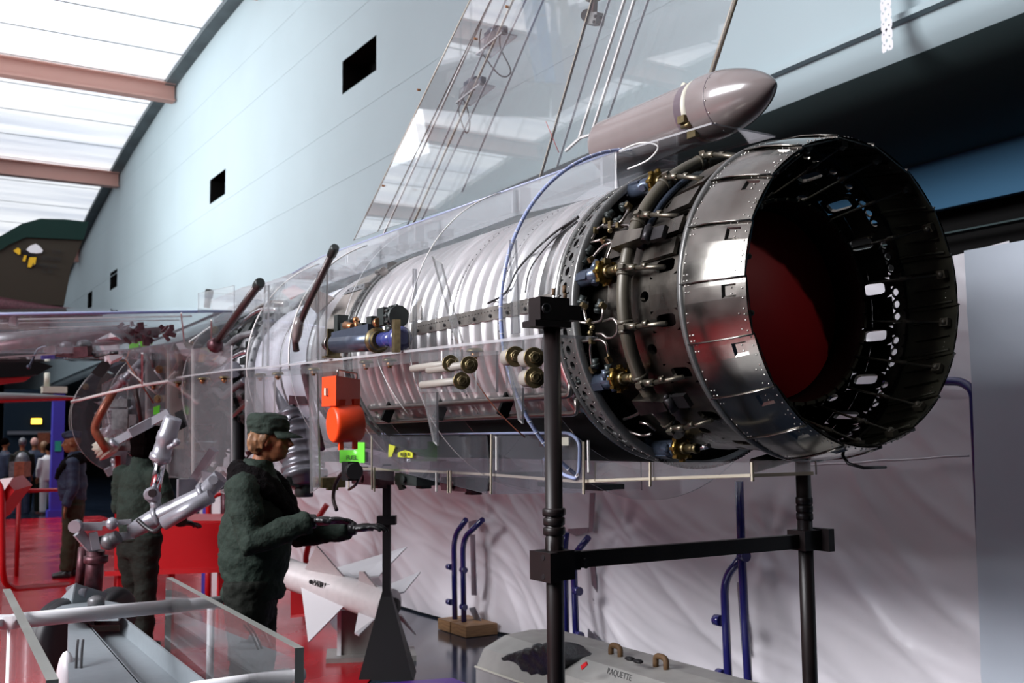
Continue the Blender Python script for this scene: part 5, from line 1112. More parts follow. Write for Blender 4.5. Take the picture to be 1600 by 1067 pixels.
g = MB(); g.turn(dep(157, 688, 10.4), dep(166, 700, 10.4)-dep(157, 688, 10.4), [(0, .05), (.08, .12), (.09, .1), (.12, .13), (.13, .1), (.16, .12), (.18, .06)], 16); g.turn(dep(160, 690, 10.4), (0, 0, -1), [(0, .06), (.03, .1), (.05, .08), (.07, .1), (.09, .08), (.1, .05)], 16); g.build('ribbed_horn', 'cream', o)
g = MB()
for (x, y, w, h) in ((190, 655, .16, .2), (206, 668, .12, .26), (186, 630, .2, .08), (215, 690, .2, .08), (196, 700, .22, .05)): g.box(dep(x, y, 10.5), (w, .1, h), R=Matrix.Rotation(-YAW, 3, 'Z'))
g.build('grey_boxes', 'greyeq', o, kind='stuff')
bg = thing('radio_rack', dep(280, 590, 9.4), 'beige and ochre equipment racks behind the clear side panels', 'equipment')
for (x0, y0, x1, y1, m) in ((262, 548, 282, 622, 'beige'), (262, 622, 290, 700, 'beige'), (298, 560, 306, 700, 'beige'), (310, 548, 322, 566, 'ochre'), (323, 550, 351, 563, 'ochre'), (352, 548, 366, 565, 'ochre'), (322, 566, 352, 590, 'greyeq'), (384, 590, 400, 660, 'maroon'), (318, 596, 342, 620, 'maroon'), (355, 600, 362, 700, 'greyeq'), (232, 640, 262, 700, 'hazy'), (285, 690, 340, 720, 'greyeq'), (262, 700, 300, 745, 'greyeq'), (395, 612, 440, 640, 'maroon'), (400, 645, 440, 690, 'maroon')):
    g = MB(); pts = [dep(x0, y0, 9.4), dep(x1, y0, 9.4), dep(x1, y1, 9.4), dep(x0, y1, 9.4)]; g.prism(pts, _fw, .12); g.build('rack_box', m, bg)
g = MB()
for k in range(60):
    x = rng.uniform(300, 400); y = rng.uniform(585, 760); p = dep(x, y, 9.1+rng.uniform(0, .6)); s = rng.uniform(.02, .08)
    if k % 2: g.cyl(p, p + A(rng.uniform(-.2, .2), 0, rng.uniform(-.2, .2)), s*.3, n=6)
    else: g.box(p, (s, s, s), R=Matrix.Rotation(rng.uniform(0, 3), 3, 'Y'))
for k in range(26):
    x = rng.uniform(215, 290); y = rng.uniform(650, 740); p = dep(x, y, 9.3+rng.uniform(0, .5)); s = rng.uniform(.02, .06); g.cyl(p, p + A(rng.uniform(-.2, .2), 0, rng.uniform(-.15, .15)), s*.35, n=6)
g.build('wiring_fittings', 'maroon', bg, kind='stuff')
g = MB(); g.cyl(dep(384, 640, 8.9), dep(398, 640, 8.9), .06, n=14); g.cyl(dep(396, 640, 8.85), dep(402, 641, 8.85), .065, n=14); g.build('copper_end_cylinder', 'copper', bg)
g = MB(); g.cyl(dep(366, 544, 8.6), dep(392, 541, 8.6), .06, n=14); g.build('silver_bottle', 'gear', bg)
for (x0, y0, x1, y1, r, m) in ((235, 552, 241, 574, .02, 'greyeq'), (266, 552, 276, 580, .028, 'gear'), (242, 578, 258, 600, .01, 'white'), (200, 578, 250, 620, .008, 'edge_white'), (195, 560, 240, 630, .006, 'rustpipe')):
    g = MB(); g.cyl(dep(x0, y0, 9.2), dep(x1, y1, 9.2), r, n=8); g.build('small_rod', m, bg)
mb = MB(); rng2 = random.Random(4)
for k in range(12): mb.ball(dep(rng2.uniform(308, 338), rng2.uniform(628, 652), 8.7), rng2.uniform(.04, .09), 10)
mb.prism([dep(x, y, 8.7) for x, y in ((302, 624), (322, 613), (330, 622), (344, 640), (336, 660), (316, 660), (306, 650))], _fw, .2)
o = thing('black_bag', dep(322, 660, 8.7), 'crumpled black cloth bag strapped inside the clear side panel', 'bag')
fused(mb, 'bag_cloth', 'leather', .012, o, 3, disp=lambda c: .02*noise.noise(Vector(c)*14))
# grey finned drum behind the capped mannequin
o = thing('finned_drum', onX(475, 750, 2.4), 'grey ribbed drum tilted behind the peaked cap of the mannequin', 'drum')
d0 = onX(462, 640, 2.45); d1 = onX(475, 742, 2.45); dd = d1-d0; Ld = np.linalg.norm(dd); prof = [(0, .09), (.01, .115)]
t = .03
while t < Ld-.03: prof += [(t, .13), (t+.012, .142), (t+.024, .142), (t+.03, .13)]; t += .072
prof += [(Ld-.01, .14), (Ld, .155), (Ld+.02, .155), (Ld+.03, .12), (Ld+.07, .1), (Ld+.08, .05)]
g = MB(); g.turn(d0, dd, prof, 28); g.build('drum_shell', 'drum', o)
g = MB()
for k in range(10): g.box(d1 + A(-.12+.026*k, 0, -.03-.01*(k % 3)), (.03, .12, .05))
g.cyl(d1 + A(0, 0, -.04), d1 + A(0, 0, -.14), .06, n=12); g.build('drum_base', 'darkeq', o)
g = MB(); g.tube(rounded([onX(x, y, 2.4) for x, y in ((437, 598), (446, 640), (462, 660))], .1), .05, 14); g.build('feed_pipe', 'drum', o)
g = MB(); g.box(onX(470, 612, 2.4), (.05, .3, .16)); g.build('riveted_box', 'maroon', o)
M['blueend'] = mat('deep_blue_enamel', (.03, .04, .17), .25)
# --- blue-grey double actuator on the shelf
o = thing('servo_actuator', onX(560, 552, 2.12), 'dark blue hydraulic servo actuator lying on the clear shelf', 'actuator')
U = lambda x, y, X=2.1: onX(x, y, X)
g = MB(); g.cyl(U(526, 537), U(592, 532), .05, n=20); g.box((U(526, 524)+U(590, 518))/2, (.08, .9*abs(U(526, 524)[1]-U(590, 518)[1]), .05)); g.build('cylinder_body', 'blueact', o)
g = MB(); g.turn(U(588, 532), U(598, 531)-U(588, 532), [(0, .052), (.0, .062), (.02, .062), (.022, .05), (.05, .045)], 20); g.build('knurled_collar', 'brass', o)
g = MB(); g.cyl(U(598, 531), U(618, 529), .036, n=16); g.turn(U(620, 529), U(634, 528)-U(620, 529), [(0, .04), (.01, .056), (.05, .056), (.07, .03)], 16); g.build('blue_rod_end', 'blueend', o)
g = MB(); g.turn(U(521, 537), U(505, 539)-U(521, 537), [(0, .05), (.02, .05), (.021, .034), (.08, .034), (.085, .028), (.1, .028)], 18); g.build('steel_end', 'pipe', o)
g = MB(); g.box(U(619, 525, 2.06), (.03, .03, .15)); g.build('trunnion_lug', 'brass', o)
g = MB()
for (x, y, sx, sz) in ((533, 506, .05, .09), (544, 512, .06, .05), (552, 505, .05, .03), (570, 512, .07, .04), (585, 506, .06, .07), (560, 518, .2, .03)): g.box(U(x, y, 2.12), (.06, sx, sz))
g.build('valve_block', 'darkeq', o, kind='stuff')
g = MB(); g.box(U(603, 495, 2.12), (.06, .075, .085)); g.cyl(U(616, 495, 2.12), U(624, 494, 2.12), .052, n=14); g.cyl(U(610, 510, 2.12), U(612, 520, 2.12), .03, n=10)
for k in range(12): g.cyl(U(616, 495, 2.12)+A(0, 0, 0)+A(.052*math.cos(k*PI/6), 0, .052*math.sin(k*PI/6)), U(621, 494.5, 2.12)+A(.052*math.cos(k*PI/6), 0, .052*math.sin(k*PI/6)), .008, n=5)
g.build('motor_head', 'darkeq', o)
g = MB(); g.cyl(U(540, 508, 2.09), U(552, 511, 2.09), .02, n=10); g.cyl(U(556, 500, 2.09), U(558, 515, 2.09), .012, n=8); g.ball(U(556, 500, 2.09), .018, 8); g.cyl(U(588, 505, 2.09), U(592, 503, 2.09), .022, n=10); g.tube(smoothpath([U(596, 508), U(593, 495), U(596, 488), U(604, 486)], 5), .005, 6); g.tube(smoothpath([U(598, 490), U(606, 484), U(614, 487)], 5), .005, 6); g.build('levers', 'copper', o, kind='stuff')
g = MB(); g.box(U(521, 535, 2.1), (.07, .015, .14)); g.box(U(520, 558, 2.1), (.1, .05, .01)); g.build('mounting_bracket', 'brass', o)
# --- orange warning horn box
o = thing('orange_signal_box', onX(533, 695, 2.05), 'bright orange signal box with round drum hanging below the shelf', 'box')
V = lambda x, y, X=2.0: onX(x, y, X)
a = V(503, 588); b = V(525, 588); c_ = V(503, 634)
Y1 = V(503, 588, 2.0)[1]; Y0 = Y1 - .0; 
# box: a narrow end face at left (lit) and a long face to the right
p00 = onX(503, 588, 1.93); p10 = onX(524, 586, 2.02)
face_n = A(-1, 0, 0)
top_z = p00[2]; bot_z = onX(503, 636, 1.93)[2]
qa, qb = onY(503, 588, 4.75), onY(525, 588, 4.62); qc = onY(563, 590, 4.86)
def quadbox(q, z0, z1): return [A(v[0], v[1], z0) for v in q] + [A(v[0], v[1], z1) for v in q]
q4 = [qa, qb, qc, qc + (qa-qb)]
g = MB(); g.add(quadbox(q4, onY(525, 634, 4.62)[2], onY(525, 587, 4.62)[2]), [(0, 1, 5, 4), (1, 2, 6, 5), (2, 3, 7, 6), (3, 0, 4, 7), (4, 5, 6, 7), (3, 2, 1, 0)]); g.build('box_body', 'orange', o)
dc = (qb-qa)/np.linalg.norm(qb-qa); lc = (qc-qb)/np.linalg.norm(qc-qb)
c0 = onY(518, 663, 4.68); c0 = A(c0[0], c0[1], c0[2]); g = MB(); lc2 = _rt*.87 + _fw*.48; g.turn(c0, lc2, [(0, .078), (.008, .086), (.02, .088), (.13, .088), (.14, .08)], 32); g.build('round_drum', 'orange', o)
g = MB(); 
for tt in (.05, .12):
    g.box(c0 + lc2*tt + A(0, 0, .09), (.02, .02, .05), taper=1.5); g.box(c0 + lc2*tt + A(0, 0, -.085) - _fw*.02, (.02, .02, .07))
g.build('drum_straps', 'orange', o, kind='stuff')
g = MB(); zt = onY(525, 587, 4.62)[2]; m0 = (qb+qc)/2; g.tube(rounded([A(qb[0], qb[1], zt)+lc*.02, A(qb[0], qb[1], zt+.03)+lc*.02, A(qc[0], qc[1], zt+.03)-lc*.05, A(qc[0], qc[1], zt)-lc*.05], .01), .005, 6); g.build('handle', 'pipe', o)
g = MB(); pm = (qa*.62+qb*.38); g.box(A(pm[0], pm[1], onY(514, 612, 4.7)[2]) - lc*.003, (.02, .02, .035)); g.build('small_plate', 'cream', o)
# --- black camera-like unit and other boxes under the keel
o = thing('black_connector_unit', onX(540, 735, 2.2), 'black round connector unit with curved cable under the FUEL label', 'equipment')
g = MB(); g.box(onX(547, 736, 2.25), (.06, .09, .1)); g.cyl(onX(550, 736, 2.24), onX(556, 736, 2.2) - A(.03, .06, 0), .042, n=16); g.build('unit_body', 'black', o)
g = MB(); g.tube(smoothpath([onX(x, y, 2.25) for x, y in ((540, 735), (530, 745), (523, 760), (521, 780), (526, 797))], 5), .011, 8); g.build('curved_cable', 'rod', o)
g = MB(); g.tube(smoothpath([onX(x, y, 2.28) for x, y in ((562, 745), (556, 757), (545, 765))], 4), .008, 6); g.build('thin_cable', 'pipe', o)
for (x0, y0, x1, y1, m, lab, X) in ((635, 738, 669, 759, 'darkeq', 'dark olive unit hanging under the keel left of a maroon one', 2.6), (708, 745, 748, 768, 'maroon', 'maroon pump unit hanging under the keel', 2.6), (860, 752, 955, 765, 'darkeq', 'flat dark disc plate under the keel beside the stand post', 2.7), (502, 705, 560, 722, 'darkeq', 'dark unit behind the FUEL label', 2.8), (565, 735, 600, 758, 'maroon', 'small dark unit row under the keel floor', 2.8), (507, 745, 522, 762, 'brass', 'small brass-grey canister below the clear keel', 2.3)):
    a, b = onX(x0, y0, X), onX(x1, y1, X); o = thing('under_keel_unit', (a+b)/2, lab, 'equipment'); L_ = abs(a[1]-b[1]); H_ = abs(a[2]-b[2]); mm = (a+b)/2
    g = MB(); g.box(mm, (.14, L_, H_)); g.build('unit_case', m, o)
    g = MB(); g.cyl(mm + A(-.03, L_/2, 0), mm + A(-.03, L_/2+.04, 0), H_*.42, n=12); g.cyl(mm + A(-.075, 0, 0), mm + A(-.09, 0, 0), H_*.3, n=10); g.box(mm + A(0, -L_*.3, -H_*.6), (.06, L_*.25, H_*.3)); g.build('unit_fittings', m, o, kind='stuff')
g = MB(); g.prism([onX(x, y, 2.6) for x, y in ((620, 752), (626, 750), (633, 763), (626, 766))], (1, 0, 0), .02); g.build('hanging_tag', 'darkeq', label='small dark tag hanging beside the olive unit', cat='tag')
# --- pieces along the spine
o = thing('spine_equipment', onX(600, 410, 2.8), 'row of grey units and pipes under the clear spine', 'equipment')
g = MB()
for k in range(44):
    x = rng.uniform(420, 700); yl = 470 - (x-420)*.36; p = onX(x, yl + rng.uniform(-14, 2), 2.85); s = rng.uniform(.02, .07)
    if k % 3: g.box(p, (s, s*1.8, s*.7))
    else: g.cyl(p, p + A(0, s*2, 0), s*.4, n=8)
g.build('unit_row', 'greyeq', o, kind='stuff')
g = MB(); g.cyl(onX(392, 470, 2.8), onX(392, 470, 2.8) + A(.03, -.04, 0), .095, n=20); g.cyl(onX(392, 470, 2.78), onX(392, 470, 2.78) + A(.03, -.04, 0), .04, n=14); g.build('round_dial', 'greyeq', o)
g = MB(); g.prism([onX(x, y, 2.75) for x, y in ((440, 455), (460, 445), (477, 455), (455, 468))], (1, 0, 0), .01); g.build('red_flag_plate', 'redcover', o)
g = MB(); g.prism([onX(x, y, 2.3) for x, y in ((472, 465), (490, 450), (523, 465), (496, 490))], (1, .2, 0), .01); g.build('dark_square_plate', 'pod', o)
# ================================================================ LANDING GEAR
lg = thing('landing_gear_leg', onZ(120, 1010, 0), 'grey main landing gear leg with chrome piston and twin links', 'landing gear')
G = lambda x, y, d=6.8: dep(x, y, d)
g = MB(); g.turn(G(271, 652), G(248, 722)-G(271, 652), [(0, .05), (.01, .058), (.1, .058), (.11, .064), (.16, .064), (.17, .058), (.25, .06), (.255, .068), (.29, .068), (.3, .05)], 24); g.build('oleo_cylinder', 'gear', lg)
g = MB(); g.cyl(G(252, 712), G(242, 768), .035, n=18); g.build('chrome_piston', 'gearhi', lg)
g = MB(); g.ball(G(240, 775), .05, 14); g.turn(G(239, 771), -_fw, [(0, .045), (.05, .045), (.055, .03), (.07, .03)], 18); g.cyl(G(241, 778), G(246, 800), .035, n=12); g.build('ball_joint', 'gear', lg)
g = MB(); g.turn(G(239, 770, 6.73), -_fw, [(0, .028), (.02, .026)], 12); g.build('joint_pin', 'darkrivet', lg)
g = MB(); g.prism([G(x, y, 6.9) for x, y in ((274, 645), (284, 640), (292, 666), (279, 673))], _fw, .03); g.build('black_bracket', 'black', lg)
g = MB(); g.bar(G(178, 692, 7.0), G(264, 644, 7.0), .03, .05); g.cyl(G(180, 690, 6.98), G(176, 694, 6.98), .035, n=10); g.box(G(220, 668, 6.97), (.16, .05, .06), R=Matrix.Rotation(-.5, 3, 'Y')); g.build('drag_link', 'gear', lg)
g = MB(); g.cyl(G(262, 700, 6.7), G(277, 692, 6.7), .015, n=8); g.ball(G(276, 691, 6.7), .025, 8); g.build('side_valve', 'gear', lg)
g = MB(); g.tube([G(345, 745), G(315, 775), G(238, 812), G(205, 830)], [.055, .06, .062, .05], 18); g.turn(G(322, 770), G(300, 782)-G(322, 770), [(0, .075), (.03, .075)], 18); g.turn(G(250, 805), G(244, 808)-G(250, 805), [(0, .07), (.03, .07)], 18); g.build('main_leg', 'gear', lg)
g = MB(); g.tube([G(330, 775, 6.6), G(255, 818, 6.6)], [.045, .045], 14); g.build('lower_leg_tube', 'gear', lg)
g = MB(); g.bar(G(335, 702, 7.0), G(286, 775, 7.0), .05, .09, up=tuple(_fw)); g.box(G(292, 765, 6.95), (.12, .06, .14)); g.build('flat_arm', 'gear', lg)
g = MB(); g.prism([G(x, y, 6.9) for x, y in ((316, 735), (330, 738), (356, 752), (354, 762), (334, 768), (318, 750))], _fw, .05); g.cyl(G(333, 750, 6.85), G(333, 750, 6.7), .03, n=10); g.build('upper_lug', 'gear', lg)
g = MB(); g.bar(G(118, 823, 6.7), G(160, 822, 6.75), .05, .05); g.bar(G(160, 818, 6.75), G(205, 815, 6.8), .05, .03); g.bar(G(122, 832, 6.7), G(148, 862, 6.75), .06, .06); g.bar(G(150, 845, 6.75), G(210, 835, 6.8), .05, .05); g.turn(G(121, 821, 6.66), -_fw, [(0, .04), (.05, .04)], 14); g.bar(G(145, 832, 6.7), G(150, 858, 6.7), .08, .05); g.ball(G(175, 818, 6.7), .04, 10); g.build('scissor_link', 'gear', lg)
g = MB(); g.ball(G(171, 846, 6.7), .055, 12); g.cyl(G(165, 850, 6.7), G(185, 838, 6.7), .045, n=12); g.build('brake_unit', 'greyeq', lg)
g = MB(); g.cyl(G(150, 860, 6.75), G(145, 925, 6.75), .055, n=18); g.turn(G(150, 868, 6.75), (0, 0, -1), [(0, .075), (.04, .075), (.05, .06)], 18); g.cyl(G(130, 855, 6.85), G(124, 920, 6.85), .03, n=12); g.build('lower_strut', 'maroon', lg)
g = MB(); g.prism([G(x, y, 6.7) for x, y in ((105, 917), (118, 912), (130, 925), (118, 932), (108, 932))], _fw, .05); g.cyl(G(116, 922, 6.65), G(135, 926, 6.65), .03); g.build('towing_lug', 'gear', lg)
g = MB(); g.tube(smoothpath([G(215, 812, 6.7), G(240, 830, 6.65), G(260, 815, 6.6), G(300, 800, 6.6)], 5), .014, 8); g.build('brake_hose', 'cable', lg)
def wheel(c, d, R, w, nm):
    o = thing(nm[0], c, nm[1], 'wheel'); d = np.asarray(d, float)
    g = MB(); g.turn(c - d*w/2, d, [(0, R*.62), (.0, R*.8), (w*.12, R*.93), (w*.28, R*.99), (w*.34, R*.975), (w*.4, R), (w*.48, R*.975), (w*.52, R*.975), (w*.6, R), (w*.66, R*.975), (w*.72, R*.99), (w*.88, R*.93), (w, R*.8), (w, R*.62)], 40); g.build('tyre', 'rubber', o)
    g = MB(); g.turn(c - d*(w/2+.005), d, [(0, .001), (0, R*.25), (.02, R*.3), (.03, R*.55), (.0, R*.64), (.05, R*.66)], 32); g.build('wheel_hub', 'gear', o)
    return o
wheel(G(96, 998, 6.6), (_rt*.95 - _fw*.3), .25, .16, ('gear_wheel', 'black tyred aircraft wheel behind the grey steel cart'))
wheel(G(178, 960, 7.0), (_rt*.95 - _fw*.3), .18, .14, ('gear_wheel', 'black tyred wheel half hidden behind the cart top plate'))
# ================================================================ GREY STEEL CART
ct = thing('steel_cart', onZ(200, 1020, 0), 'grey steel channel cart with round cap bolt in the lower left corner', 'cart')
zf = .5; fl4 = [onZ(x, y, zf) for x, y in ((136, 990), (188, 988), (330, 1110), (235, 1110))]
g = MB(); g.prism(fl4, (0, 0, 1), .012); g.build('channel_floor', 'greysteel', ct)
def upz(p, dz): return p + A(0, 0, dz)
g = MB(); g.prism([fl4[1], fl4[2], upz(fl4[2], .1), upz(fl4[1], .1)], np.cross(fl4[2]-fl4[1], A(0, 0, 1)), .012); g.build('channel_wall', 'greysteel', ct)
g = MB(); g.prism([fl4[0], fl4[3], upz(fl4[3], .06), upz(fl4[0], .06)], np.cross(fl4[3]-fl4[0], A(0, 0, 1)), .012); g.build('channel_wall', 'greysteel', ct)
o_ = [onZ(x, y, zf) for x, y in ((106, 985), (134, 990), (234, 1110), (106, 1110))]
g = MB(); g.add([upz(o_[0], .06), upz(fl4[0], .06), upz(fl4[3], .06), upz(o_[3], .06), upz(o_[0], -.45), upz(fl4[0], -.45), upz(fl4[3], -.45), upz(o_[3], -.45)], [(0, 3, 2, 1), (0, 1, 5, 4), (1, 2, 6, 5), (2, 3, 7, 6), (3, 0, 4, 7)]); g.build('side_member', 'greysteel', ct)
g = MB(); g.prism([dep(x, y, 5.75) for x, y in ((86, 950), (118, 938), (160, 937), (207, 946), (190, 970), (120, 972))], A(0, 0, 1)*.9 - _fw*.1, .012) if 0 else g.prism([onZ(x, y, .62) for x, y in ((86, 953), (116, 939), (165, 940), (207, 948), (185, 968), (105, 968))], (0, 0, 1), .015); g.build('top_plate', 'greysteel', ct)
g = MB(); b0 = onZ(150, 950, .63); g.turn(b0, (0, 0, 1), [(0, .05), (.05, .05), (.06, .045), (.075, .02), (.076, .001)], 20); g.build('cap_bolt', 'greyeq', ct)
g = MB(); b1 = onZ(112, 945, .62); g.prism([b1, b1+A(.02, .0, .13), b1+A(.22, .05, .05), b1+A(.2, .05, 0)], (0, 1, 0), .012); g.prism([b1, b1+A(.02, 0, .13), b1+A(-.05, .12, .02)], (1, 0, 0), .012); g.build('corner_fin', 'greysteel', ct)
g = MB(); g.bar(onZ(137, 982, .52), onZ(188, 981, .52), .05, .03); g.build('end_strip', 'cream', ct)
for (x, y) in ((120, 1030), (128, 1040)): 
    g = MB(); a = dep(x, 1000, 5.0); g.tube(smoothpath([dep(x-2, 1060, 4.98), dep(x, 1020, 5.1), dep(x+2, 1000, 5.2)], 4), .006, 6); g.build('cable', 'cable', ct)
lgp = o_[3]
for p in (o_[0], fl4[2]): g = MB(); g.box((p[0]+.05, p[1], .025+.0), (.08, .1, .05)); g.build('foot', 'rubber', ct)
g = MB(); p = dep(103, 1062, 5.2); g.ball(p, (.045, .09, .14), 16); g.build('rounded_guard', 'whitepaint', ct)
# white tube rail
o = thing('white_tube_rail', dep(150, 960, 4.8), 'long white tube rail crossing above the grey cart', 'rail')
a, b = dep(-40, 976, 4.4), dep(343, 940, 5.65); w2 = a + (b-a)*.83
g = MB(); g.tube([a + (b-a)*.13, w2], .0335, 20); g.build('tube', 'whitepaint', o)
g = MB(); g.tube([w2, b], .030, 20); g.build('inner_tube', 'whitepaint', o)
g = MB(); e = dep(8, 972, 4.55); g.box(e, (.09, .06, .055), R=Matrix.Rotation(-YAW, 3, 'Z')); g.bar(a, e, .03, .03); g.build('end_fitting', 'whitepaint', o)
for k in (.13, .97): q_ = a + (b-a)*k; g = MB(); g.cyl(A(q_[0], q_[1]+.05, 0), q_ + A(0, .05, -.03), .02); g.build('leg', 'whitepaint', o)
g = MB(); g.tube([dep(300, 1078, 3.9), dep(452, 1056, 4.2)], .03, 16); g.cyl(dep(452, 1056, 4.2), dep(474, 1053, 4.24), .024); g.build('lower_white_tube', 'whitepaint', label='lower white tube showing at the bottom edge behind clear panel', cat='rail')
# near clear barrier panels
def panel(p0, p1, zt, lab, th):
    a, b = onZ(*p0, zt), onZ(*p1, zt); n = np.cross(b-a, A(0, 0, 1)); g = MB(); g.prism([a, b, A(b[0], b[1], .04), A(a[0], a[1], .04)], n, th, 0, 1)
    return g.build('clear_barrier_panel', [M['barrier'], M['edge_grey']], label=lab, cat='panel', group='clear barrier panels')
M['barrier'] = acrylic('barrier_acrylic', tint=(.86, .86, .87), haze=.05, hcol=(.5, .5, .5))
panel((10, 920), (82, 1062), .93, 'thick clear barrier panel at the left edge', .035)
panel((264, 902), (468, 1012), .93, 'thick clear barrier panel before the capped mannequin legs', .032)
# ================================================================ MISSILE
ms = thing('display_missile', onZ(545, 1028, 0), 'white finned missile lying on a grey stand', 'missile')
mD = 8.0; m0 = dep(440, 893, 8.25); m1 = dep(606, 947, 7.6); md = (m1-m0); mL = np.linalg.norm(md); md = md/mL
g = MB(); R0 = .115; g.turn(m0 - md*.5, md, [(0, .06), (.2, .1), (.5, R0), (.55, R0), (.56, R0*1.03), (.6, R0*1.03), (.61, R0), (mL+.45, R0*1.05), (mL+.5, R0*1.12), (mL+.515, R0*1.12), (mL+.52, R0*.7)], 32); g.build('missile_body', 'missile', ms)
g = MB(); g.turn(m0 + md*(mL+.0), md, [(0, R0*.62), (.06, R0*.62), (.065, R0*.3)], 28); g.build('nozzle', 'black', ms)
g = MB(); g.turn(m0 + md*(mL-.01), md, [(0, R0*1.02), (.012, R0*1.04), (.02, R0*.8)], 28); g.build('base_ring', 'beige', ms)
up_ = np.cross(md, _fw); up_ = up_/np.linalg.norm(up_); up_ = up_ if up_[2] > 0 else -up_; sd = np.cross(md, up_); sd = sd if np.dot(sd, _fw) < 0 else -sd
def fin(pts, d, m='missilefin', th=.012, nm='wing'):
    # pts: (distance along body from m0, height off axis) in the plane md / d
    d = np.asarray(d, float); d = d/np.linalg.norm(d); P_ = [m0 + md*t + d*h for t, h in pts]; g = MB(); g.prism(P_, np.cross(md, d), th); return g.build(nm, m, ms)
def pfin(pts, m='missilefin', nm='wing', th=.012):
    P_ = [dep(*q) for q in pts]; g = MB(); g.prism(P_, np.cross(P_[1]-P_[0], P_[2]-P_[0]), th); return g.build(nm, m, ms)
pfin([(477, 888, 8.0), (495, 852, 7.75), (543, 907, 7.85)], 'missile')
pfin([(470, 912, 8.0), (542, 943, 7.75), (482, 1004, 7.5)])
pfin([(526, 888, 8.15), (636, 855, 8.6), (592, 900, 8.0), (545, 905, 8.0)])
pfin([(560, 912, 7.8), (562, 892, 7.65), (569, 893, 7.6), (594, 924, 7.65)], 'missile', 'tail_fin')
pfin([(561, 952, 7.7), (592, 962, 7.6), (561, 993, 7.4), (554, 990, 7.4)], 'missilefin', 'tail_fin')
pfin([(606, 915, 7.9), (657, 894, 8.2), (632, 925, 7.75), (612, 930, 7.7)], 'missilefin', 'tail_fin')
pfin([(616, 958, 7.6), (628, 962, 7.6), (650, 992, 7.9)], 'missile', 'tail_fin')
pfin([(486, 935, 8.3), (500, 925, 8.3), (560, 925, 8.3), (520, 990, 8.7)], 'missilefin', 'wing') if 0 else None
text('MATRA R-530C', .062, dep(489, 914, 7.86), dep(520, 924, 7.79)-dep(489, 914, 7.86), (0, 0, 1), 'text', ms, ext=.004, fit=float(np.linalg.norm(dep(520, 924, 7.79)-dep(489, 914, 7.86))))
g = MB(); g.turn(dep(486, 909, 7.88), -_fw, [(0, .016), (.004, .016)], 12); g.build('round_mark', 'text', ms)
g = MB(); c0 = onZ(556, 1025, 0); gz = .5
q = [dep(537, 965, 7.75), dep(558, 950, 7.85), dep(600, 950, 7.6), dep(600, 1030, 7.6)]
cr = thing('missile_cradle', c0, 'grey box cradle on a flat base carrying the missile', 'stand')
cz = dep(545, 962, 7.6)[2]; cc = onZ(570, 1022, .03)
Rz = Matrix.Rotation(-YAW + .15, 3, 'Z')
g.box((cc[0], cc[1], .03+(cz-.03)/2), (.36, .1, cz-.04), R=Rz); g.build('upright', 'palecase', cr)
g = MB(); cl = Vector(cc) + Rz @ Vector((-.19, 0, 0)); g.box((cl.x, cl.y, .03+(cz-.03)/2), (.03, .13, cz-.02), R=Rz); g.build('end_board', 'whitepaint', cr)
g = MB(); g.box((cc[0]+.05, cc[1], .02), (.66, .38, .04), R=Rz); g.build('base_board', 'palecase', cr)
# black post with pyramid foot
bp = onZ(606, 1056, 0); o = thing('black_post', bp, 'black post on pyramid foot in front of the missile', 'post')
g = MB(); b4 = [bp + (_rt*sx*.185 + A(math.sin(YAW), math.cos(YAW), 0)*sy*.14) for sx, sy in ((-1, -1), (1, -1), (1, 1), (-1, 1))]; tz = onX(602, 915, bp[0])[2]; tp = [A(bp[0], bp[1], tz) + (_rt*sx*.02 + A(math.sin(YAW), math.cos(YAW), 0)*sy*.02) - _rt*.01 for sx, sy in ((-1, -1), (1, -1), (1, 1), (-1, 1))]
g.add(b4+tp, [(0, 1, 5, 4), (1, 2, 6, 5), (2, 3, 7, 6), (3, 0, 4, 7), (4, 5, 6, 7), (3, 2, 1, 0)]); g.build('pyramid_foot', 'black', o)
g = MB(); zt_ = onX(603, 725, bp[0])[2]; g.box((bp[0]-.01, bp[1], (tz+zt_)/2-.05), (.055, .055, zt_-tz+.1), R=Matrix.Rotation(-YAW, 3, 'Z')); g.build('square_post', 'black', o)
zc_ = onX(603, 812, bp[0])[2]; g = MB(); g.box((bp[0]-.01, bp[1], zc_), (.13, .1, .06), R=Matrix.Rotation(-YAW, 3, 'Z')); g.build('post_clamp', 'black', o)
# grey-beige case with rusty lugs at the bottom
cs = thing('equipment_case', onZ(1000, 1200, 0), 'long grey-beige rounded case with rusty lifting lugs', 'case')
CXx = 3.95; zc3 = onX(1010, 1020, 3.9)[2]
def Q(x, y, X=3.72): return onX(x, y, X)
g = MB(); ya, yb = 2.6, 6.05; rr = .34; zc_ = .2
zt3 = onX(1033, 1040, 3.85)[2]
profc = [(-.42, .02), (-.42, zt3-.2), (-.36, zt3-.08), (-.2, zt3-.015), (0, zt3), (.2, zt3-.015), (.36, zt3-.08), (.42, zt3-.2), (.42, .02)]
vs = [(3.85+x, y, z) for y in (ya, yb) for x, z in profc]; k = len(profc); g.add(vs, [(i, i+1, k+i+1, k+i) for i in range(k-1)] + [tuple(range(k))[::-1], tuple(range(k, 2*k))], 0); g.build('case_shell', 'palecase', cs)
g = MB(); g.tube([(3.85-.425, ya, zt3-.19), (3.85-.425, yb, zt3-.19)], .008, 6); g.build('edge_rail', 'cream', cs)
for (x, y) in ((962, 1020), (1033, 1038)):
    p = onX(x, y+8, 3.82); g = MB(); g.tube(rounded([p + A(0, .045, -.02), p + A(0, .045, .07), p + A(0, -.045, .07), p + A(0, -.045, -.02)], .03), .017, 8); g.build('lifting_lug', 'rust', cs)
for (x, y) in ((984, 1029), (997, 1033)):
    p = onX(x, y, 3.7); g = MB(); g.ball(p, (.025, .04, .012), 10); g.build('dark_cap', 'black', cs)
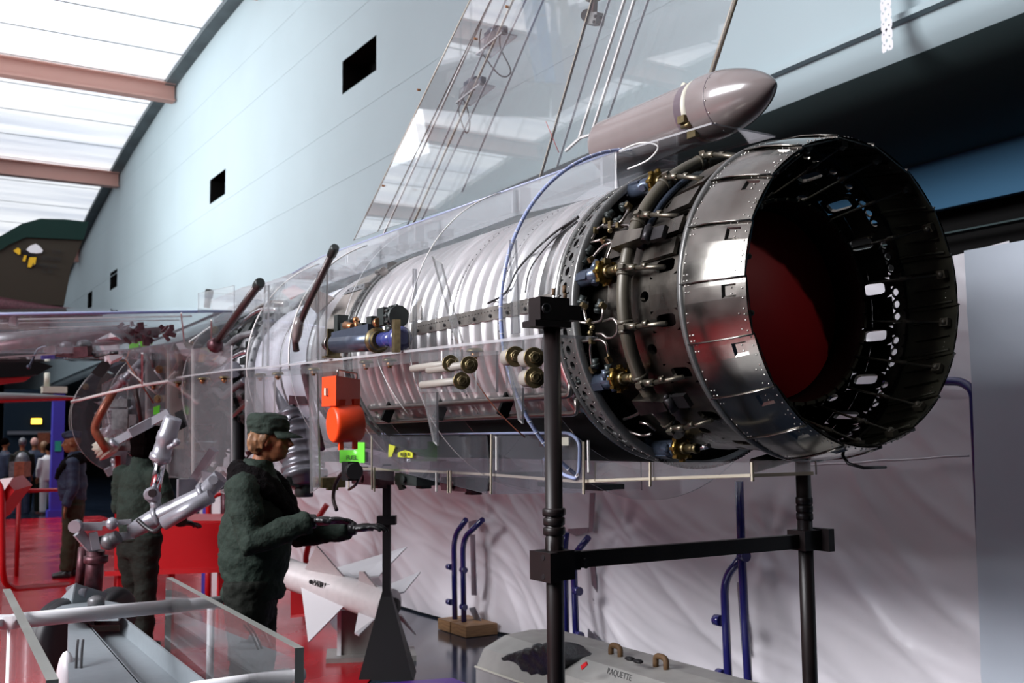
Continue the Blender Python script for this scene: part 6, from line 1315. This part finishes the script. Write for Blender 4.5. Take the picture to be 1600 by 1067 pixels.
a = onX(948, 1052, 3.42); b = onX(985, 1064, 3.42); text('RAQUETTE', .045, a + A(0, 0, -.0), b - a, (.3, 0, 1), 'text', cs, fit=float(np.linalg.norm(b-a)))
g = MB(); p = onX(908, 1040, 3.43); g.prism([p, p + A(0, -.05, .03), p + A(0, -.06, .015), p + A(0, -.01, -.02)], (1, 0, 0), .01); g.build('red_mark', 'redcover', cs)
# black quilted cover
mb = MB(); b0 = [onX(x, y, 3.62) for x, y in ((797, 1032), (818, 1020), (842, 1011), (870, 1008), (905, 1030), (890, 1110), (850, 1110))]; mb.prism(b0, (1, 0, 0), .28)
for (x, y) in ((815, 1030), (828, 1022), (842, 1016), (858, 1013), (822, 1042), (838, 1034), (853, 1028), (868, 1024), (835, 1052), (850, 1044), (864, 1040)): mb.ball(onX(x, y, 3.49), (.035, .07, .04), 8)
o = thing('black_cover', A(3.75, b0[0][1], b0[-1][2]), 'shiny black quilted cover on the floor behind the left stand post', 'cover')
fused(mb, 'cover_cloth', 'leather', .018, o, 2, disp=lambda c: .02*noise.noise(Vector(c)*9))
# ================================================================ FIGURES
def lfused(*a, **k): return fused(*a, local=True, **k)
def loft(mb, secs, n=20):     # elliptical sections (z, cx, cy, rx, ry)
    vs = [(cx + rx*math.cos(2*PI*j/n), cy + ry*math.sin(2*PI*j/n), z) for z, cx, cy, rx, ry in secs for j in range(n)]; k = len(secs)
    mb.add(vs, [(i*n+j, i*n+(j+1) % n, (i+1)*n+(j+1) % n, (i+1)*n+j) for i in range(k-1) for j in range(n)] + [tuple(range(n))[::-1], tuple((k-1)*n+j for j in range(n))], 0, True)
def hand(mb, w, d, up, s=1.0, curl=.3, spread=.15, thumb=1):
    w = Vector(w); d = Vector(d).normalized(); u = Vector(up); u = (u - d*u.dot(d)).normalized(); sd_ = d.cross(u)
    pal = w + d*.045*s
    R = Matrix((d, sd_, u)).transposed()
    mb.ball(pal, (.05*s, .042*s, .018*s), 12, R=R)
    for k, (off, L) in enumerate(((-.031, .062), (-.0105, .074), (.0105, .07), (.031, .054))):
        b0 = w + d*.075*s + sd_*off*s; dd = (d + sd_*(off*spread*12)).normalized(); d2 = (dd - u*curl).normalized(); d3 = (dd - u*curl*2.4).normalized()
        p = [b0, b0 + dd*L*.45*s, b0 + dd*L*.45*s + d2*L*.35*s, b0 + dd*L*.45*s + d2*L*.35*s + d3*L*.28*s]; mb.tube(p, [.0105*s, .0098*s, .009*s, .0075*s], 8)
    t0 = w + d*.02*s - sd_*.03*s*thumb; td = (d*.75 - sd_*.6*thumb - u*.25).normalized(); mb.tube([t0, t0 + td*.035*s, t0 + td*.035*s + (d*.95 - u*.2)*.032*s], [.013*s, .012*s, .009*s], 8)
def figure(base, yaw, o, H=1.0, arms=None, lean=0, fine=True, jacket='jacket', trouser='trouser', hairm='hair', hair='bob', cap=None, gloves=True, feet='leather', jlen=.80, legs=None, head_turn=0, collar='fur', jw=1.0):
    # local frame: x forward, y left, z up
    v = .006 if fine else .011; vb = .012 if fine else .018
    hx = .05 + lean
    armR, armL = arms
    # body: one continuous skin (head with face, neck, torso, arms, hands, legs)
    b = MB()
    b.ball((hx-.012, 0, 1.655), (.092, .074, .098), 20); b.ball((hx+.022, 0, 1.60), (.066, .056, .085), 16)      # skull and face
    b.ball((hx+.055, 0, 1.553), (.030, .032, .026), 10); b.ball((hx+.030, 0, 1.56), (.05, .046, .03), 12)          # chin, jaw
    b.tube([(hx+.078, 0, 1.655), (hx+.096, 0, 1.628), (hx+.113, 0, 1.606), (hx+.09, 0, 1.598)], [.010, .012, .013, .011], 10)   # nose
    b.ball((hx+.079, 0, 1.577), (.014, .024, .008), 10); b.ball((hx+.075, 0, 1.566), (.014, .021, .008), 10)         # lips
    b.ball((hx+.066, 0, 1.668), (.02, .05, .012), 12)                                                            # brow ridge
    for s in (-1, 1):
        b.ball((hx+.052, s*.038, 1.612), (.025, .02, .024), 10); b.ball((hx-.012, s*.076, 1.625), (.018, .010, .032), 10)        # cheek, ear
    b.tube([(hx-.015, 0, 1.60), (.01+lean*.6, 0, 1.50), (lean*.4, 0, 1.42)], [.055, .052, .07], 16)
    loft(b, [(.86, 0, 0, .10, .14), (1.0, 0, 0, .10, .13), (1.15, lean*.2, 0, .10, .13), (1.3, lean*.3, 0, .11, .155), (1.42, lean*.4, 0, .09, .15), (1.46, lean*.4, 0, .05, .08)])
    L = legs or [[(0, -.09, .9), (.02, -.10, .49), (-.01, -.11, .09), (.12, -.12, .04)], [(0, .09, .9), (.03, .10, .49), (0, .11, .09), (.13, .12, .04)]]
    for q in L: b.tube([Vector(q[0]), Vector(q[1]), Vector(q[2])], [.085, .055, .04], 12); b.ball(Vector(q[2]) + Vector((.04, 0, -.05)), (.11, .04, .035), 10)
    for side, ar in ((-1, armR), (1, armL)):
        b.tube([Vector(ar[0]), Vector(ar[1]), Vector(ar[2])], [.05, .04, .028], 12)
        if not gloves: hand(b, ar[2], Vector(ar[3]), ar[4], 1.0, ar[5] if len(ar) > 5 else .3, thumb=side)
    body = lfused(b, 'body', 'skin', v, o, 3)
    # face details
    for s in (-1, 1):
        g = MB(); g.ball(Vector((hx+.077, s*.031, 1.640)), (.007, .012, .006), 8); e = g.build('eye', 'eye', body, noshift=True)
        g = MB(); g.tube([(hx+.083, s*.014, 1.659), (hx+.082, s*.033, 1.664), (hx+.068, s*.05, 1.658)], .003, 6); g.build('eyebrow', 'brow', body, noshift=True)
    g = MB(); g.ball((hx+.088, 0, 1.5735), (.006, .018, .007), 8); g.build('lips', 'lips', body, noshift=True)
    # jacket
    j = MB(); w_ = jw
    loft(j, [(jlen, .01, 0, .155*w_, .19*w_), (jlen+.04, .01, 0, .165*w_, .195*w_), (jlen+.09, .015, 0, .15*w_, .18*w_), (1.0, .02, 0, .185*w_, .2*w_), (1.18, .025+lean*.2, 0, .19*w_, .205*w_), (1.32, .02+lean*.3, 0, .165*w_, .2*w_), (1.42, .0+lean*.4, 0, .12, .16), (1.475, .0+lean*.5, 0, .08, .09), (1.53, .0+lean*.6, 0, .068, .07)], 28)
    for ar in (armR, armL):
        a0, a1, a2 = Vector(ar[0]), Vector(ar[1]), Vector(ar[2]); m1 = a0.lerp(a1, .5); m2 = a1.lerp(a2, .5)
        j.tube([a0, m1, a1, m2, a2], [.088*w_, .084*w_, .08*w_, .068*w_, .056*w_], 16); j.ball(a0, (.095*w_, .085*w_, .08*w_), 14)
    def wr(c):
        p = Vector(c); f = noise.noise(Vector((p.x*7, p.y*7, p.z*13))); f2 = 1-abs(noise.noise(Vector((p.x*16+3, p.y*16, p.z*26))))*2; return .014*f + .007*max(f2, 0)**2
    lfused(j, 'jacket', jacket, vb, o, 3, disp=wr)
    t = MB(); loft(t, [(jlen-.12, 0, 0, .12, .165), (jlen+.1, 0, 0, .13, .17), (1.0, 0, 0, .12, .16)])
    for q in L: t.tube([Vector(q[0]), Vector(q[0]).lerp(Vector(q[1]), .5), Vector(q[1]), Vector(q[2]) + Vector((0, 0, .0))], [.125, .105, .085, .075], 16)
    lfused(t, 'trousers', trouser, vb, o, 3, disp=wr)
    for q in L:
        s_ = MB(); e = Vector(q[2]); dirf = (Vector(q[3]) - e); dirf.z = 0; dirf.normalize(); s_.ball(Vector((e.x, e.y, .06)), (.06, .05, .06), 12); s_.tube([(e.x-dirf.x*.05, e.y-dirf.y*.05, .045), (e.x+dirf.x*.08, e.y+dirf.y*.08, .04), (e.x+dirf.x*.16, e.y+dirf.y*.16, .03)], [.045, .045, .035], 12)
        lfused(s_, 'shoe', feet, .012, o, 2)
    if gloves:
        for side, ar in ((-1, armR), (1, armL)):
            h = MB(); a2 = Vector(ar[2]); dd = Vector(ar[3]).normalized(); h.cyl(a2 - dd*.05, a2 + dd*.03, .043, .036, 14); hand(h, a2 + dd*.01, dd, ar[4], 1.3, ar[5] if len(ar) > 5 else .3, thumb=side); lfused(h, 'glove', 'leather', .0045, o, 1)
    if collar:
        c = MB(); pts = [(-.10+lean*.5, 0, 1.47), (-.07+lean*.5, .09, 1.46), (.02+lean*.5, .115, 1.43), (.1+lean*.4, .07, 1.36), (.14+lean*.4, .03, 1.27), (.14+lean*.4, -.03, 1.27), (.1+lean*.4, -.07, 1.36), (.02+lean*.5, -.115, 1.43), (-.07+lean*.5, -.09, 1.46)]
        pts = [(q[0]*1.12+.005, q[1]*1.25, q[2]+.012) for q in pts]; c.tube(smoothpath(pts + [pts[0]], 4), .05, 12); c.tube(smoothpath([(q[0]+.012*(q[0] > 0), q[1]*1.3, q[2]-.045) for q in pts] + [(pts[0][0], pts[0][1]*1.3, pts[0][2]-.045)], 4), .048, 12)
        lfused(c, 'collar', collar, .012, o, 2, disp=lambda q: .01*noise.noise(Vector(q)*30))
    h = MB()
    if hair == 'bob':
        h.ball((hx-.035, 0, 1.665), (.092, .084, .09), 18); h.ball((hx-.06, 0, 1.605), (.052, .074, .052), 14)
        for s in (-1, 1):
            for k in range(5): x0 = hx-.02-.018*k; h.tube([(x0+.01, s*.07, 1.675), (x0-.004, s*.083, 1.63), (x0-.012, s*.077, 1.585+.004*k)], [.017, .016, .009], 8)
        for k in range(8): a = -1.2 + k*.34; h.tube([(hx-.095, .066*math.sin(a), 1.63), (hx-.112+.02*abs(a), .08*math.sin(a), 1.59), (hx-.088+.03*abs(a), .074*math.sin(a), 1.56)], [.02, .018, .009], 8)
    elif hair == 'full':
        h.ball((hx-.03, 0, 1.665), (.118, .108, .118), 18); h.ball((hx-.05, 0, 1.58), (.09, .1, .1), 14); h.box((hx-.02, 0, 1.74), (.17, .17, .09))
    else: h.ball((hx-.022, 0, 1.672), (.092, .08, .092), 16)
    lfused(h, 'hair', hairm, .007, o, 2, disp=lambda q: .006*noise.noise(Vector((q[0]*60, q[1]*60, q[2]*12))))
    if cap == 'field':
        c = MB(); loft(c, [(1.662, hx-.018, 0, .110, .092), (1.69, hx-.016, 0, .114, .096), (1.725, hx-.018, 0, .117, .099), (1.752, hx-.024, 0, .108, .094), (1.77, hx-.032, 0, .088, .08), (1.778, hx-.035, 0, .055, .05)], 28)
        lfused(c, 'cap', jacket, .007, o, 2, disp=lambda q: .008*noise.noise(Vector((q[0]*22, q[1]*22, q[2]*45))))
        g = MB(); top = []; n = 12; rows_ = []
        for i in range(n+1):
            a = -1.15 + 2.3*i/n; inr = Vector((hx-.015+.10*math.cos(a), .09*math.sin(a), 1.683)); ou = Vector((hx-.015+.10*math.cos(a)+.085*max(math.cos(a*1.25), 0)**.6, .092*math.sin(a), 1.683-.035*max(math.cos(a), 0)**.5 - .012*(a*a))); rows_.append((inr, ou))
        vs = [q for r_ in rows_ for q in (r_[0], r_[1], r_[1]-Vector((0, 0, .005)), r_[0]-Vector((0, 0, .005)))]
        g.add(vs, [(4*i+a_, 4*i+4+a_, 4*i+4+(a_+1) % 4, 4*i+(a_+1) % 4) for i in range(n) for a_ in range(4)] + [(0, 1, 2, 3), (4*n+3, 4*n+2, 4*n+1, 4*n)], 0, True); g.build('cap_peak', jacket, o, noshift=True)
    elif cap == 'side':
        c = MB(); c.prism([(hx-.11, 0, 1.70), (hx+.10, 0, 1.70), (hx+.11, 0, 1.76), (hx+.0, 0, 1.80), (hx-.115, 0, 1.775)], (0, 1, 0), .12); c.ball((hx-.01, 0, 1.72), (.105, .085, .05), 16)
        lfused(c, 'cap', 'bluejacket', .009, o, 2); g = MB(); g.cyl((hx+.085, -.07, 1.735), (hx+.085, -.078, 1.735), .014); g.cyl((hx+.06, -.075, 1.73), (hx+.06, -.082, 1.73), .012); g.build('badge', 'gold', o, noshift=True)
    o.rotation_euler.z = yaw; o.scale = (H, H, H)
    return o
# capped mannequin: green jacket, cap, gloves
pC = dep(392, 900, 5.6); o = thing('mannequin', A(pC[0], pC[1], 0), 'mannequin in green jacket and peaked cap reaching forward with black gloves', 'mannequin')
figure(None, -YAW, o, 1.0, arms=([(.0, -.19, 1.385), (.07, -.27, 1.12), (.35, -.2, 1.215), (1, .12, .02), (0, .25, 1), .12], [(.04, .18, 1.385), (.22, .22, 1.12), (.52, .05, 1.155), (1, -.1, .1), (-.2, 0, 1), .55]), lean=.05, cap='field', jlen=.80, collar='fur')
# middle figure: seen from behind, dark hair
pB = onZ(212, 1016, 0); o = thing('mannequin', A(pB[0], pB[1], 0), 'mannequin with thick dark hair in green jacket seen from behind', 'mannequin')
figure(None, PI/2 - YAW - .5, o, .985, arms=([(.0, -.19, 1.385), (.05, -.28, 1.12), (.25, -.22, 1.0), (1, 0, -.2), (0, 0, 1)], [(0, .19, 1.385), (.05, .27, 1.12), (.28, .2, 1.05), (1, 0, 0), (0, 0, 1)]), lean=.02, fine=False, cap=None, hair='full', hairm='darkhair', collar=None, jlen=.86, jw=.95,
       legs=[[(0, -.09, .9), (.0, -.1, .49), (-.03, -.11, .09), (.1, -.12, .04)], [(0, .09, .9), (.05, .09, .49), (.05, .12, .09), (.18, .16, .04)]])
# far figure: blue jacket, side cap, facing left
pA = onZ(112, 902, 0); o = thing('mannequin', A(pA[0], pA[1], 0), 'mannequin in blue jacket and dark side cap facing left', 'mannequin')
figure(None, PI - YAW + .25, o, .99, arms=([(.0, -.19, 1.385), (-.03, -.25, 1.1), (.02, -.26, .87), (.1, 0, -1), (1, 0, 0)], [(0, .19, 1.385), (-.02, .24, 1.1), (.06, .25, .87), (.1, 0, -1), (1, 0, 0)]), lean=0, fine=False, jacket='bluejacket', trouser='olive', cap='side', hair='short', hairm='skin', gloves=False, collar='fur', jlen=.93, jw=.88,
       legs=[[(0, -.09, .9), (.01, -.09, .49), (0, -.09, .09), (.13, -.1, .04)], [(0, .09, .9), (.03, .09, .49), (.05, .1, .09), (.18, .1, .04)]])
# visitors far away
def visitor(px, py, D, top, bottom, hairm, lab, yaw, bag=None, s=1.0, extra=None):
    p = dep(px, py, D); o = thing('visitor', A(p[0], p[1], 0), lab, 'person', 'visitors by the far doorway')
    b = MB(); b.ball((0, 0, 1.62*s), (.09, .075, .115), 12); b.ball((.09, 0, 1.6*s), (.02, .015, .02), 8); b.tube([(0, 0, 1.55*s), (0, 0, 1.4*s)], [.05, .06], 10)
    loft(b, [(.85*s, 0, 0, .1, .15), (1.2*s, 0, 0, .1, .16), (1.42*s, 0, 0, .08, .15)])
    for q in (-1, 1): b.tube([(0, q*.09, .88*s), (.02, q*.1, .48*s), (0, q*.11, .06)], [.08, .055, .04], 10); b.tube([(0, q*.18, 1.38*s), (.02, q*.22, 1.12*s), (.1, q*.2, .9*s)], [.045, .038, .03], 8); hand(b, (.1, q*.2, .9*s), (.3, 0, -1), (1, 0, 0), 1.0)
    lfused(b, 'body', 'skin', .014, o, 2)
    j = MB(); loft(j, [(.82*s, 0, 0, .14, .19), (1.1*s, 0, 0, .15, .19), (1.35*s, 0, 0, .13, .2), (1.46*s, 0, 0, .07, .1)])
    for q in (-1, 1): j.tube([(0, q*.18, 1.38*s), (.02, q*.23, 1.12*s), (.09, q*.2, .92*s)], [.07, .06, .05], 10)
    lfused(j, 'coat', top, .02, o, 2)
    t = MB(); 
    for q in (-1, 1): t.tube([(0, q*.09, .9*s), (.02, q*.1, .48*s), (0, q*.11, .04)], [.11, .085, .075], 10)
    t.ball((0, 0, .88*s), (.12, .17, .1)); lfused(t, 'trousers', bottom, .02, o, 2)
    h = MB(); h.ball((-.015, 0, 1.65*s), (.1, .088, .105), 12); lfused(h, 'hair', hairm, .014, o, 2)
    if bag: g = MB(); g.ball((-.2, 0, 1.2), (.12, .16, .24), 12); lfused(g, 'rucksack', bag, .02, o, 2)
    o.rotation_euler.z = yaw; return o
visitor(6, 760, 24, 'bluejacket', 'trouser', 'darkhair', 'visitor in blue at the left edge by the far doorway', .3)
visitor(33, 760, 23.6, 'trouser', 'bluejacket', 'greyeq', 'visitor in grey cap with pale rucksack by the far doorway', 1.5, 'greyeq')
visitor(52, 760, 24.5, 'bluejacket', 'trouser', 'beam', 'fair-haired visitor in dark clothes by the far doorway', 1.2)
visitor(66, 765, 25.0, 'maroon', 'bluejacket', 'hair', 'visitor in maroon coat next to the blue column', 2.0, s=.95)
visitor(75, 770, 24.2, 'whitepaint', 'whitepaint', 'darkhair', 'visitor in a white coat half hidden by the blue column', 1.9, s=.92)
